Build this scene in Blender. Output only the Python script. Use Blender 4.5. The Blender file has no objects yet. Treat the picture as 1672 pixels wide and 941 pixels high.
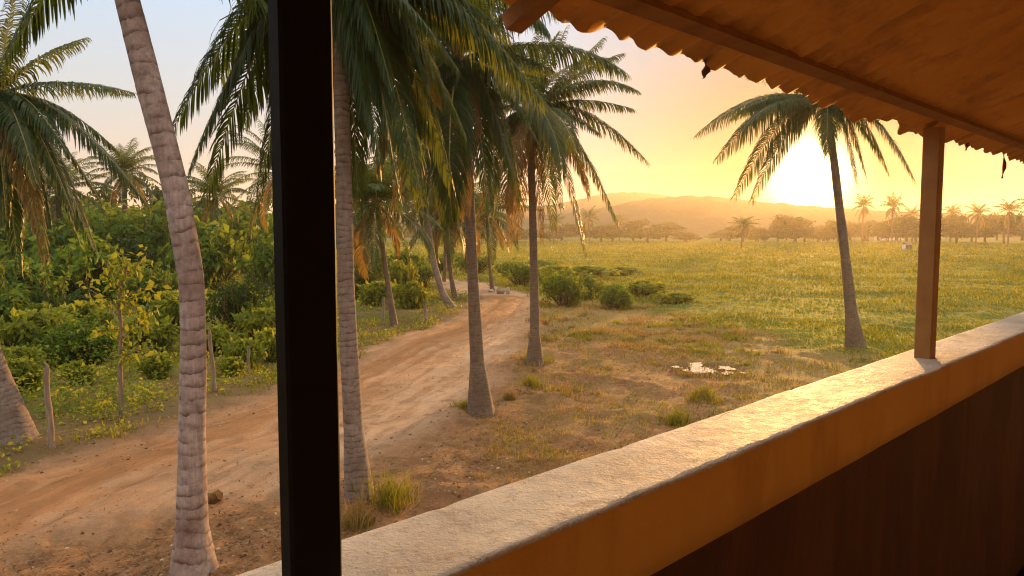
import bpy, math, random
import numpy as np
from mathutils import Vector

random.seed(7)
R = np.random.default_rng(11)
sc = bpy.context.scene
COL = sc.collection
PI = math.pi

# ------------------------------------------------------------------ camera
W, H, F = 1672.0, 941.0, 1200.0
HOR = 380.0
PITCH = math.atan((H / 2 - HOR) / F)
CAMZ = 4.5
cp, sp = math.cos(PITCH), math.sin(PITCH)


def ray(px, py):
    a, b = (px - W / 2) / F, (H / 2 - py) / F
    return np.array([a, cp + b * sp, -sp + b * cp])


def ground_at(px, py, z=0.0):
    d = ray(px, py)
    t = (z - CAMZ) / d[2]
    return np.array([0, 0, CAMZ]) + d * t


def at_depth(px, py, y):
    d = ray(px, py)
    return np.array([0, 0, CAMZ]) + d * (y / d[1])


cam = bpy.data.cameras.new("camera")
cam.sensor_width = 36
cam.lens = F / W * 36
cam.clip_start = 0.02
cam.clip_end = 6000
co = bpy.data.objects.new("camera", cam)
COL.objects.link(co)
co.location = (0, 0, CAMZ)
co.rotation_euler = (PI / 2 - PITCH, 0, 0)
sc.camera = co

# ------------------------------------------------------------------ noise
_wav = [(R.normal(size=2), R.uniform(0, 6.28)) for _ in range(48)]


def wnoise(x, y, scale, k0=0, n=8):
    v = 0
    for i in range(n):
        (dx, dy), ph = _wav[(k0 + i) % 48]
        l = math.hypot(dx, dy)
        f = (0.6 + 0.8 * ((i * 37 % 11) / 11.0)) / scale * 6.28
        v = v + np.sin((dx / l * x + dy / l * y) * f + ph)
    return v / n * 1.6


def _hash(ix, iy, s):
    h = (ix.astype(np.int64) * 374761393 + iy.astype(np.int64) * 668265263 + s * 974711) & 0x7fffffff
    h = ((h ^ (h >> 13)) * 1274126177) & 0x7fffffff
    return ((h ^ (h >> 16)) & 0xffff) / 65535.0


def vnoise(x, y, scale, s=0):
    """value noise 0..1"""
    x = np.asarray(x, float) / scale
    y = np.asarray(y, float) / scale
    ix, iy = np.floor(x), np.floor(y)
    fx, fy = x - ix, y - iy
    fx = fx * fx * (3 - 2 * fx)
    fy = fy * fy * (3 - 2 * fy)
    a, b = _hash(ix, iy, s), _hash(ix + 1, iy, s)
    c, d = _hash(ix, iy + 1, s), _hash(ix + 1, iy + 1, s)
    return (a * (1 - fx) + b * fx) * (1 - fy) + (c * (1 - fx) + d * fx) * fy


def fbm(x, y, scale, s=0, o=4):
    v, a, t = 0, 1.0, 0
    for i in range(o):
        v = v + a * vnoise(x, y, scale / 2 ** i, s + i)
        t += a
        a *= 0.5
    return v / t


# ------------------------------------------------------------------ mesh helpers
class MB:
    def __init__(self):
        self.v, self.f, self.m, self.n = [], [], [], 0
        self.h = []

    def add(self, v, f, m=0, h=None):
        v = np.asarray(v, float).reshape(-1, 3)
        f = np.asarray(f, np.int64).reshape(-1, 4)
        self.v.append(v)
        self.f.append(f + self.n)
        self.m.append(np.full(len(f), m, np.int32))
        self.h.append(np.zeros(len(v)) if h is None else np.asarray(h, float))
        self.n += len(v)

    def box(self, c, s, rot=None, m=0):
        s = np.asarray(s, float) / 2
        v = np.array([[x, y, z] for x in (-1, 1) for y in (-1, 1) for z in (-1, 1)]) * s
        if rot is not None:
            v = v @ np.asarray(rot).T
        self.add(v + np.asarray(c), [[0, 1, 3, 2], [4, 6, 7, 5], [0, 4, 5, 1], [2, 3, 7, 6], [0, 2, 6, 4], [1, 5, 7, 3]], m)

    def tube(self, pts, rad, seg=10, m=0, cap=True):
        pts = np.asarray(pts, float)
        rad = np.broadcast_to(np.asarray(rad, float), (len(pts),))
        tan = np.gradient(pts, axis=0)
        tan /= np.linalg.norm(tan, axis=1)[:, None] + 1e-9
        ref = np.array([0.31, 0.95, 0.05])
        if abs((tan @ ref)).max() > 0.93:
            ref = np.array([0.9, -0.2, 0.4])
        u = np.cross(tan, ref)
        u /= np.linalg.norm(u, axis=1)[:, None] + 1e-9
        w = np.cross(tan, u)
        a = np.arange(seg) / seg * 2 * PI
        v = pts[:, None, :] + rad[:, None, None] * (np.cos(a)[None, :, None] * u[:, None, :] + np.sin(a)[None, :, None] * w[:, None, :])
        L = np.concatenate([[0], np.cumsum(np.linalg.norm(np.diff(pts, axis=0), axis=1))])
        n = len(pts)
        i, j = np.meshgrid(np.arange(n - 1), np.arange(seg), indexing='ij')
        jn = (j + 1) % seg
        f = np.stack([i * seg + j, i * seg + jn, (i + 1) * seg + jn, (i + 1) * seg + j], -1).reshape(-1, 4)
        self.add(v.reshape(-1, 3), f, m, np.repeat(L, seg))
        if cap:
            for k, r in ((0, 1), (n - 1, -1)):
                ring = v[k][::r]
                c = ring.mean(0)
                vv = np.vstack([ring, c])
                ff = [[q, seg, seg, (q + 1) % seg] for q in range(seg)]
                ff = [[q, (q + 2) % seg, (q + 1) % seg, (q + 1) % seg] for q in range(0)]
                fq = [[q, (q + 1) % seg, (q + 2) % seg, seg] for q in range(0, seg, 2)] if seg % 2 == 0 else []
                if fq:
                    self.add(vv, fq, m, np.full(seg + 1, L[k]))

    def build(self, name, mats, parent=None, smooth=False, loc=None, hattr=False, link=True):
        V = np.vstack(self.v)
        Fq = np.vstack(self.f)
        me = bpy.data.meshes.new(name)
        me.vertices.add(len(V))
        me.vertices.foreach_set("co", V.astype(np.float32).ravel())
        me.loops.add(len(Fq) * 4)
        me.loops.foreach_set("vertex_index", Fq.astype(np.int32).ravel())
        me.polygons.add(len(Fq))
        me.polygons.foreach_set("loop_start", np.arange(0, len(Fq) * 4, 4, dtype=np.int32))
        me.polygons.foreach_set("material_index", np.concatenate(self.m))
        me.polygons.foreach_set("use_smooth", np.full(len(Fq), smooth))
        me.update(calc_edges=True)
        me.validate()
        if hattr:
            at = me.attributes.new("along", 'FLOAT', 'POINT')
            if len(me.vertices) == len(V):
                at.data.foreach_set("value", np.concatenate(self.h).astype(np.float32))
        for m in (mats if isinstance(mats, (list, tuple)) else [mats]):
            me.materials.append(m)
        o = bpy.data.objects.new(name, me)
        COL.objects.link(o)
        if parent is not None:
            o.parent = parent
        if loc is not None:
            o.location = loc
        return o


def tag(o, label=None, cat=None, group=None, kind=None):
    if label:
        o["label"] = label
    if cat:
        o["category"] = cat
    if group:
        o["group"] = group
    if kind:
        o["kind"] = kind
    return o


def thing(name, label, cat, loc, rz=0, group=None):
    o = bpy.data.objects.new(name, None)
    o.empty_display_size = 0.2
    COL.objects.link(o)
    o.location = loc
    o.rotation_euler = (0, 0, rz)
    return tag(o, label, cat, group)


def dup(root, loc, rz=0, scale=None, label=None, cat=None, group=None):
    r = root.copy()
    COL.objects.link(r)
    r.location = loc
    r.rotation_euler = (0, 0, rz)
    if scale is not None:
        r.scale = scale
    tag(r, label, cat, group)
    for ch in list(root.children):
        c = ch.copy()
        COL.objects.link(c)
        c.parent = r
        for g in list(ch.children):
            q = g.copy()
            COL.objects.link(q)
            q.parent = c
    return r


# ------------------------------------------------------------------ materials
class NT:
    def __init__(self, name):
        self.mat = bpy.data.materials.new(name)
        self.mat.use_nodes = True
        self.t = self.mat.node_tree
        self.t.nodes.clear()
        self.out = self.n('ShaderNodeOutputMaterial')

    def n(self, typ, **kw):
        nd = self.t.nodes.new(typ)
        for k, v in kw.items():
            if hasattr(nd, k):
                setattr(nd, k, v)
        return nd

    def link(self, a, b):
        self.t.links.new(a, b)

    def set(self, sock, v):
        if hasattr(v, 'is_linked') or isinstance(v, bpy.types.NodeSocket):
            self.link(v, sock)
        else:
            sock.default_value = v

    def noise(self, scale, detail=4, rough=0.55, vec=None, dist=0.0):
        nd = self.n('ShaderNodeTexNoise')
        nd.inputs['Scale'].default_value = scale
        nd.inputs['Detail'].default_value = detail
        nd.inputs['Roughness'].default_value = rough
        nd.inputs['Distortion'].default_value = dist
        if vec is not None:
            self.link(vec, nd.inputs['Vector'])
        return nd.outputs['Fac']

    def coord(self, out='Object', scale=None):
        c = self.n('ShaderNodeTexCoord').outputs[out]
        if scale is not None:
            mp = self.n('ShaderNodeMapping')
            mp.inputs['Scale'].default_value = scale
            self.link(c, mp.inputs['Vector'])
            c = mp.outputs['Vector']
        return c

    def ramp(self, fac, stops):
        nd = self.n('ShaderNodeValToRGB')
        el = nd.color_ramp.elements
        while len(el) < len(stops):
            el.new(0.5)
        for e, (p, c) in zip(el, stops):
            e.position = p
            e.color = (*c, 1) if len(c) == 3 else c
        self.link(fac, nd.inputs['Fac'])
        return nd.outputs['Color']

    def math(self, op, a, b=0.5, c=None, clamp=False):
        nd = self.n('ShaderNodeMath', operation=op, use_clamp=clamp)
        self.set(nd.inputs[0], a)
        self.set(nd.inputs[1], b)
        if c is not None:
            self.set(nd.inputs[2], c)
        return nd.outputs[0]

    def mix(self, fac, a, b, blend='MIX'):
        nd = self.n('ShaderNodeMix', data_type='RGBA', blend_type=blend)
        self.set(nd.inputs[0], fac)
        for s, v in ((nd.inputs[6], a), (nd.inputs[7], b)):
            if isinstance(v, tuple):
                s.default_value = (*v, 1) if len(v) == 3 else v
            else:
                self.link(v, s)
        return nd.outputs[2]

    def bump(self, h, strength=0.4, dist=0.02, normal=None):
        nd = self.n('ShaderNodeBump')
        nd.inputs['Strength'].default_value = strength
        nd.inputs['Distance'].default_value = dist
        self.link(h, nd.inputs['Height'])
        if normal is not None:
            self.link(normal, nd.inputs['Normal'])
        return nd.outputs['Normal']

    def bsdf(self, color, rough=0.7, spec=0.3, normal=None, metal=0.0):
        b = self.n('ShaderNodeBsdfPrincipled')
        if isinstance(color, tuple):
            b.inputs['Base Color'].default_value = (*color, 1)
        else:
            self.link(color, b.inputs['Base Color'])
        self.set(b.inputs['Roughness'], rough)
        b.inputs['Specular IOR Level'].default_value = spec
        b.inputs['Metallic'].default_value = metal
        if normal is not None:
            self.link(normal, b.inputs['Normal'])
        return b.outputs[0]

    def done(self, sh):
        self.link(sh, self.out.inputs['Surface'])
        return self.mat


def foliage_mat(name, dark, mid, light, trans=0.4, rough=0.42, spec=0.35, tcol=None, objvar=True):
    t = NT(name)
    rnd = t.n('ShaderNodeNewGeometry').outputs['Random Per Island']
    nz = t.noise(0.9 if objvar else 0.16, 5, vec=t.coord('Object'))
    if not objvar:
        nz = t.ramp(nz, [(.35, (0, 0, 0)), (.65, (1, 1, 1))])
    f = t.math('ADD', t.math('MULTIPLY', rnd, 0.6), t.math('MULTIPLY', nz, 0.45), clamp=True)
    c = t.ramp(f, [(0.12, dark), (0.5, mid), (0.93, light)])
    if objvar:
        oi = t.n('ShaderNodeObjectInfo').outputs['Random']
        c = t.mix(t.math('MULTIPLY', oi, 0.35), c, tuple(x * 0.55 for x in mid))
    b = t.bsdf(c, rough, spec)
    tr = t.n('ShaderNodeBsdfTranslucent')
    tc = t.mix(0.55, c, tcol if tcol else (light[0] * 1.7, light[1] * 1.5, light[2] * 0.7))
    t.link(tc, tr.inputs['Color'])
    ms = t.n('ShaderNodeMixShader')
    ms.inputs[0].default_value = trans
    t.link(b, ms.inputs[1])
    t.link(tr.outputs[0], ms.inputs[2])
    return t.done(ms.outputs[0])


M = {}
M['frond'] = foliage_mat("palm_leaf", (0.005, 0.022, 0.006), (0.013, 0.046, 0.009), (0.05, 0.10, 0.013), 0.42, 0.4, 0.28, (0.30, 0.31, 0.03))
M['frond_old'] = foliage_mat("palm_leaf_old", (0.06, 0.055, 0.015), (0.15, 0.105, 0.025), (0.27, 0.17, 0.04), 0.42, 0.5, 0.3, (0.5, 0.27, 0.04))
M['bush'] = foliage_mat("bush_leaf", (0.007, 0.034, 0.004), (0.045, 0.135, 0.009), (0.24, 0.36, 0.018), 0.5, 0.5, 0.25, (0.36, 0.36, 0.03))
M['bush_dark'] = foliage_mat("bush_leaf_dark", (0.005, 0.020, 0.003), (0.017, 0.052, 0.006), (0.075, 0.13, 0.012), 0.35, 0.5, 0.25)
M['weed'] = foliage_mat("weed_leaf", (0.035, 0.08, 0.006), (0.12, 0.18, 0.012), (0.32, 0.33, 0.022), 0.5, 0.5, 0.25, (0.5, 0.46, 0.04))
M['grass'] = foliage_mat("grass_blade", (0.04, 0.075, 0.005), (0.15, 0.155, 0.008), (0.38, 0.29, 0.018), 0.45, 0.55, 0.2, (0.4, 0.36, 0.03), False)
M['dry'] = foliage_mat("dry_grass_blade", (0.11, 0.075, 0.025), (0.23, 0.15, 0.05), (0.38, 0.26, 0.09), 0.45, 0.6, 0.2, (0.55, 0.34, 0.08), False)
M['litter'] = foliage_mat("dead_leaf", (0.05, 0.03, 0.015), (0.14, 0.085, 0.04), (0.32, 0.22, 0.12), 0.15, 0.7, 0.2, (0.3, 0.18, 0.08), False)
M['far'] = foliage_mat("far_leaf", (0.02, 0.035, 0.008), (0.04, 0.06, 0.012), (0.07, 0.085, 0.018), 0.25, 0.6, 0.15)


def bark_mat(name, base, pale, dark, ring=0.105, ringdepth=1.0):
    t = NT(name)
    al = t.n('ShaderNodeAttribute', attribute_name="along").outputs['Fac']
    co_ = t.coord('Object')
    warp = t.noise(1.7, 4, vec=co_)
    warp2 = t.noise(11, 2, vec=co_)
    h = t.math('ADD', al, t.math('ADD', t.math('MULTIPLY', t.math('SUBTRACT', warp, 0.5), 0.34), t.math('MULTIPLY', t.math('SUBTRACT', warp2, 0.5), 0.06)))
    ph = t.math('FRACT', t.math('DIVIDE', h, ring))
    scar = t.ramp(ph, [(0.0, (1, 1, 1)), (0.12, (0.8, 0.8, 0.8)), (0.32, (0.2, 0.2, 0.2)), (0.7, (0, 0, 0))])
    brk = t.ramp(t.noise(5.5, 4, 0.6, vec=co_), [(0.38, (0, 0, 0)), (0.60, (1, 1, 1))])
    scarf = t.math('MULTIPLY', scar, t.math('ADD', t.math('MULTIPLY', brk, 0.88), 0.14), clamp=True)
    big = t.ramp(t.noise(1.7, 5, 0.62, vec=co_), [(0.3, base), (0.7, pale)])
    blot = t.ramp(t.noise(9, 5, 0.7, vec=co_), [(0.45, (0, 0, 0)), (0.7, (1, 1, 1))])
    c = t.mix(t.math('MULTIPLY', blot, 0.7), big, tuple(x * 0.5 for x in base))
    streak = t.ramp(t.noise(1.0, 4, 0.65, vec=t.coord('Object', (38, 38, 2.5))), [(0.35, (0, 0, 0)), (0.75, (1, 1, 1))])
    c = t.mix(t.math('MULTIPLY', streak, 0.5), c, tuple(x * 0.7 for x in base))
    c = t.mix(t.math('MULTIPLY', scarf, 0.85), c, dark)
    fine = t.noise(45, 4, 0.65, vec=co_)
    hh = t.math('ADD', t.math('MULTIPLY', scarf, -0.2 * ringdepth), t.math('ADD', t.math('MULTIPLY', fine, 0.5), t.math('MULTIPLY', streak, -0.5)))
    return t.done(t.bsdf(c, 0.85, 0.2, t.bump(hh, 0.7, 0.009)))


M['bark'] = bark_mat("palm_bark", (0.19, 0.135, 0.105), (0.34, 0.265, 0.215), (0.055, 0.032, 0.024))
M['bark_big'] = bark_mat("palm_bark_wide_rings", (0.21, 0.135, 0.11), (0.50, 0.42, 0.38), (0.065, 0.03, 0.022), 0.175, 0.6)
M['bark2'] = bark_mat("palm_bark_brown", (0.15, 0.10, 0.068), (0.24, 0.17, 0.12), (0.10, 0.06, 0.04), 0.08, 0.6)


def plain(name, c0, c1, scale=8, rough=0.8, spec=0.25, bump=0.4, dist=0.01, vscale=None, detail=5):
    t = NT(name)
    v = t.coord('Object', vscale)
    nz = t.noise(scale, detail, 0.6, vec=v)
    c = t.ramp(nz, [(0.3, c0), (0.72, c1)])
    return t.done(t.bsdf(c, rough, spec, t.bump(t.noise(scale * 5, 4, 0.6, vec=v), bump, dist)))


M['midrib'] = plain("palm_midrib", (0.16, 0.13, 0.03), (0.28, 0.21, 0.06), 4, 0.5, 0.35, 0.1)
M['fibre'] = plain("palm_fibre", (0.09, 0.05, 0.022), (0.22, 0.12, 0.045), 12, 0.9, 0.1, 0.8)
M['nut'] = plain("coconut_skin", (0.10, 0.10, 0.02), (0.22, 0.17, 0.035), 9, 0.5, 0.35, 0.2)
M['wood'] = plain("weathered_wood", (0.16, 0.11, 0.075), (0.36, 0.27, 0.19), 3, 0.85, 0.2, 0.6, 0.01, (9, 9, 1))
M['stem'] = plain("shrub_stem", (0.07, 0.045, 0.025), (0.16, 0.11, 0.06), 9, 0.85, 0.2)
M['black'] = plain("black_paint", (0.007, 0.005, 0.003), (0.012, 0.009, 0.006), 14, 0.65, 0.08, 0.15, 0.004)
M['brownpost'] = plain("flare_tinted_brown_post", (0.27, 0.12, 0.03), (0.36, 0.17, 0.045), 10, 0.6, 0.3, 0.25, 0.004)  # amber of the sun flare is mixed into the brown base colour
M['beam'] = plain("dark_roof_timber", (0.22, 0.095, 0.026), (0.32, 0.15, 0.04), 4, 0.75, 0.2, 0.5, 0.006, (1, 6, 6))
M['rock'] = plain("pale_stone", (0.28, 0.22, 0.16), (0.5, 0.42, 0.33), 6, 0.85, 0.2, 0.7, 0.03)
M['white'] = plain("white_render", (0.62, 0.58, 0.5), (0.78, 0.74, 0.67), 2, 0.8, 0.2, 0.2)
M['redroof'] = plain("faded_tile_roof", (0.28, 0.13, 0.08), (0.4, 0.2, 0.12), 2, 0.8, 0.2, 0.2)

# ------------------------------------------------------------------ ground zones (drawn on the ground plane)
def gp(lst):
    return np.array([ground_at(px, py)[:2] for px, py in lst])


ROAD_LEFT = gp([(-420, 930), (-150, 830), (0, 776), (130, 733), (280, 690), (450, 632), (580, 582), (648, 553), (695, 539), (742, 522), (771, 506), (793, 489)])
FAR_LOW = gp([(775, 487), (745, 481), (702, 463), (655, 450), (560, 436)])
FAR_UP = gp([(560, 431), (648, 444), (713, 450), (771, 461), (807, 467), (865, 481)])
DIRT_R = gp([(884, 496), (900, 543), (970, 556), (1060, 576), (1130, 596), (1190, 645), (1140, 720), (1010, 830)])
DIRT = np.vstack([ROAD_LEFT, FAR_LOW, FAR_UP, DIRT_R, [[5.5, 7.5], [9, 2], [8, -30], [-45, -30]]])
ROAD = np.vstack([ROAD_LEFT, FAR_LOW, FAR_UP, gp([(872, 500), (850, 560), (785, 640), (690, 715), (600, 760), (450, 800), (250, 850), (0, 905), (-250, 960)]), [[-40, 2]]])
DRY = np.vstack([gp([(865, 490), (1000, 497), (1120, 530), (1290, 572), (1480, 610), (1672, 640), (1900, 700)]), [[30, 4], [8, -10], [3, 8]], gp([(900, 770), (935, 660), (900, 560)])])


def sdf(P, poly):
    """signed distance to polygon, negative inside"""
    x, y = P[:, 0], P[:, 1]
    d2 = np.full(len(P), 1e18)
    ins = np.zeros(len(P), bool)
    n = len(poly)
    for i in range(n):
        ax, ay = poly[i]
        bx, by = poly[(i + 1) % n]
        ex, ey = bx - ax, by - ay
        t = np.clip(((x - ax) * ex + (y - ay) * ey) / (ex * ex + ey * ey + 1e-12), 0, 1)
        d2 = np.minimum(d2, (x - ax - t * ex) ** 2 + (y - ay - t * ey) ** 2)
        c = ((ay > y) != (by > y)) & (x < ex * (y - ay) / (ey if abs(ey) > 1e-12 else 1e-12) + ax)
        ins ^= c
    d = np.sqrt(d2)
    return np.where(ins, -d, d)


def ss(a, b, x):
    t = np.clip((x - a) / (b - a), 0, 1)
    return t * t * (3 - 2 * t)


PUD = ground_at(1150, 605)
MOUNDS = [ground_at(*q_)[:2] for q_ in ((34, 727), (316, 947), (589, 823), (787, 681), (874, 603), (1398, 572))]
MRAD = [.9, .8, .8, 1.0, 1.0, 1.0]


def zones(x, y):
    P = np.stack([x, y], 1)
    r = np.hypot(x, y)
    nz = (fbm(x, y, 2.2, 3) - 0.5) * 2
    nz2 = (fbm(x, y, 0.7, 9) - 0.5) * 2
    k = 0.5 + r * 0.02
    dirt = 1 - ss(-0.5 * k, 0.9 * k, sdf(P, DIRT) + nz * 0.9 * k + nz2 * .4)
    road = 1 - ss(-1.2, 0.9, sdf(P, ROAD) + nz * 0.7)
    dry = 1 - ss(-1.5, 3.5, sdf(P, DRY) + nz * 2.5)
    return dirt, road, dry


def rut(x, y):
    """distance to the left road edge: shallow wheel ruts run along it"""
    P = np.stack([x, y], 1)
    d = np.full(len(P), 1e9)
    for i in range(len(ROAD_LEFT) - 1):
        a, b = ROAD_LEFT[i], ROAD_LEFT[i + 1]
        e = b - a
        t = np.clip(((P - a) @ e) / (e @ e), 0, 1)
        d = np.minimum(d, np.linalg.norm(P - a - t[:, None] * e, axis=1))
    return d


def height(x, y, full=True):
    x = np.asarray(x, float)
    y = np.asarray(y, float)
    r = np.hypot(x, y)
    dirt, road, dry = zones(x, y)
    h = (fbm(x, y, 9, 20) - 0.5) * 0.35 * ss(12, 40, r)
    h = h + (fbm(x, y, 1.6, 30) - 0.5) * (0.10 + 0.14 * (1 - dirt))
    h = h + (fbm(x, y, 0.7, 40, 3) - 0.5) * 0.13 * (1 - 0.8 * road) + np.clip(fbm(x, y, 1.3, 44, 3) - .56, 0, 1) * .55 * (1 - road) * dirt
    d = rut(x, y)
    h = h - road * (0.09 * np.exp(-((d - 1.0) / 0.25) ** 2) + 0.08 * np.exp(-((d - 2.5) / 0.25) ** 2)) + 0.10 * np.exp(-((d + 0.25) / 0.45) ** 2) * (1 - dirt) * (r < 60)
    pd = np.hypot((x - PUD[0]) / 1.9, (y - PUD[1]) / 1.6)
    h = h * ss(0.7, 1.6, pd) - 0.02 * (1 - ss(0.7, 1.6, pd))
    for (mx, my), mr in zip(MOUNDS, MRAD):
        h = h + .13 * np.exp(-(np.hypot(x - mx, y - my) / mr) ** 2)
    h = h * (1 - ss(500, 1100, r))
    return h


def hz(x, y):
    return float(height(np.array([x]), np.array([y]))[0])


def make_ground():
    rr = np.concatenate([[0.5, 2.0], np.geomspace(4, 1500, 560)])
    th = np.concatenate([np.radians(np.linspace(-180, -56, 50, endpoint=False)), np.radians(np.linspace(-56, 56, 760)), np.radians(np.linspace(56, 180, 50))[1:]])
    A, B = np.meshgrid(rr, th, indexing='ij')
    x, y = (A * np.sin(B)).ravel(), (A * np.cos(B)).ravel()
    z = height(x, y)
    m = MB()
    n, k = A.shape
    i, j = np.meshgrid(np.arange(n - 1), np.arange(k - 1), indexing='ij')
    f = np.stack([i * k + j, (i + 1) * k + j, (i + 1) * k + j + 1, i * k + j + 1], -1).reshape(-1, 4)
    f = f[:, ::-1]
    m.add(np.stack([x, y, z], 1), f)
    o = m.build("ground", M['ground'], smooth=True)
    dirt, road, dry = zones(x, y)
    d = rut(x, y)
    at = o.data.color_attributes.new("zone", 'FLOAT_COLOR', 'POINT')
    edge = road * np.exp(-((d - 1.4) / 2.1) ** 2)
    at.data.foreach_set("color", np.stack([dirt, road, dry, edge], 1).astype(np.float32).ravel())
    vw = o.data.attributes.new("wet", 'FLOAT', 'POINT')
    vw.data.foreach_set("value", (1 - ss(.7, 1.5, np.hypot((x - PUD[0]) / 1.25, (y - PUD[1]) / 1.5) + (fbm(x, y, .5, 8) - .5) * .6)).astype(np.float32))
    vd = o.data.attributes.new("across", 'FLOAT', 'POINT')
    vd.data.foreach_set("value", np.minimum(d, 30).astype(np.float32))
    va = o.data.attributes.new("verge", 'FLOAT', 'POINT')
    va.data.foreach_set("value", ((1 - ss(-2.5, 0.5, x)) * (1 - ss(40, 60, y))).astype(np.float32))
    vb = o.data.attributes.new("roadside", 'FLOAT', 'POINT')
    vb.data.foreach_set("value", np.clip(1.35 * np.exp(-(d / 2.4) ** 2), 0, 1).astype(np.float32))
    tag(o, kind="structure")
    return o


def ground_mat():
    t = NT("ground_soil_and_grass")
    a = t.n('ShaderNodeAttribute', attribute_name="zone")
    s = t.n('ShaderNodeSeparateColor')
    t.link(a.outputs['Color'], s.inputs[0])
    dirt, road, dry = s.outputs[0], s.outputs[1], s.outputs[2]
    edge = a.outputs['Alpha']
    v = t.coord('Object')
    n1 = t.noise(0.35, 6, 0.6, vec=v)
    n2 = t.noise(2.2, 6, 0.65, vec=v)
    n3 = t.noise(14, 5, 0.7, vec=v)
    n4 = t.noise(60, 4, 0.7, vec=v)
    soil = t.ramp(n2, [(0.28, (0.10, 0.045, 0.018)), (0.5, (0.25, 0.12, 0.05)), (0.72, (0.38, 0.21, 0.10))])
    soil = t.mix(t.math('MULTIPLY', t.ramp(n3, [(0.5, (0, 0, 0)), (0.68, (1, 1, 1))]), 0.55), soil, (0.42, 0.28, 0.15))
    roadc = t.ramp(n1, [(0.3, (0.40, 0.245, 0.14)), (0.65, (0.54, 0.365, 0.24))])
    roadc = t.mix(t.ramp(n2, [(0.55, (0, 0, 0)), (0.72, (0.6, 0.6, 0.6))]), roadc, (0.25, 0.14, 0.07))
    roadc = t.mix(t.math('MULTIPLY', edge, 0.9), roadc, (0.33, 0.15, 0.055))
    c = t.mix(road, soil, roadc)
    dark = t.ramp(t.noise(1.1, 4, 0.55, vec=v), [(0.56, (0, 0, 0)), (0.66, (1, 1, 1))])
    c = t.mix(t.math('MULTIPLY', dark, t.math('SUBTRACT', 0.6, t.math('MULTIPLY', road, 0.3))), c, (0.10, 0.055, 0.028))
    dryc = t.ramp(n3, [(0.3, (0.12, 0.075, 0.025)), (0.55, (0.22, 0.15, 0.05)), (0.75, (0.33, 0.24, 0.09))])
    dpatch = t.ramp(t.noise(0.8, 6, 0.65, vec=v), [(0.42, (0, 0, 0)), (0.58, (1, 1, 1))])
    greenc = t.ramp(n2, [(0.3, (0.05, 0.08, 0.008)), (0.55, (0.145, 0.15, 0.013)), (0.75, (0.28, 0.22, 0.022))])
    greenc = t.mix(t.ramp(t.noise(0.03, 5, 0.6, vec=v), [(0.4, (0, 0, 0)), (0.65, (0.55, 0.55, 0.55))]), greenc, (0.22, 0.22, 0.025))
    greenc = t.mix(t.ramp(t.noise(0.16, 5, 0.6, vec=v), [(0.42, (.75, .75, .75)), (0.6, (0, 0, 0))]), greenc, (0.045, 0.07, 0.008))
    vsoil = t.ramp(t.noise(0.55, 5, .65, vec=v), [(.44, (0, 0, 0)), (.56, (1, 1, 1))])
    edgev = t.n('ShaderNodeAttribute', attribute_name="roadside").outputs['Fac']
    nearv = t.n('ShaderNodeAttribute', attribute_name="verge").outputs['Fac']
    greenc = t.mix(t.math('MULTIPLY', t.math('MAXIMUM', vsoil, edgev), t.math('MULTIPLY', nearv, .9)), greenc, t.mix(n3, (.09, .055, .025), (.24, .15, .07)))
    veg = t.mix(dry, greenc, dryc)
    g = t.math('SUBTRACT', 1.0, dirt, clamp=True)
    g = t.math('ADD', g, t.math('MULTIPLY', t.math('MULTIPLY', dry, dpatch), t.math('MULTIPLY', t.math('SUBTRACT', 1.0, road), 0.55)), clamp=True)
    c = t.mix(g, c, veg)
    wet = t.n('ShaderNodeAttribute', attribute_name="wet").outputs['Fac']
    c = t.mix(t.math('MULTIPLY', wet, .8), c, (.085, .05, .022))
    rd = t.n('ShaderNodeAttribute', attribute_name="across").outputs['Fac']
    cmb = t.n('ShaderNodeCombineXYZ')
    t.link(t.math('ADD', t.math('MULTIPLY', rd, 2.1), t.math('MULTIPLY', t.noise(.5, 3, vec=v), 1.6)), cmb.inputs[0])
    t.link(t.math('MULTIPLY', t.noise(.22, 2, vec=v), 4.0), cmb.inputs[1])
    trk = t.noise(1.5, 5, .62, vec=cmb.outputs[0])
    c = t.mix(t.math('MULTIPLY', road, t.ramp(trk, [(.40, (.5, .5, .5)), (.54, (0, 0, 0))])), c, (.22, .115, .052))
    c = t.mix(t.math('MULTIPLY', road, t.ramp(trk, [(.56, (0, 0, 0)), (.68, (.4, .4, .4))])), c, (.50, .35, .23))
    c = t.mix(t.math('MULTIPLY', dirt, t.ramp(t.noise(26, 4, .75, vec=v), [(.56, (0, 0, 0)), (.7, (.7, .7, .7))])), c, (.12, .065, .032))
    hh = t.math('ADD', t.math('MULTIPLY', n3, 0.6), t.math('ADD', t.math('MULTIPLY', n4, 0.35), t.math('ADD', n2, t.math('MULTIPLY', trk, .7))))
    return t.done(t.bsdf(c, 0.9, 0.12, t.bump(hh, 0.85, 0.08)))


M['ground'] = ground_mat()
make_ground()

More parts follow.
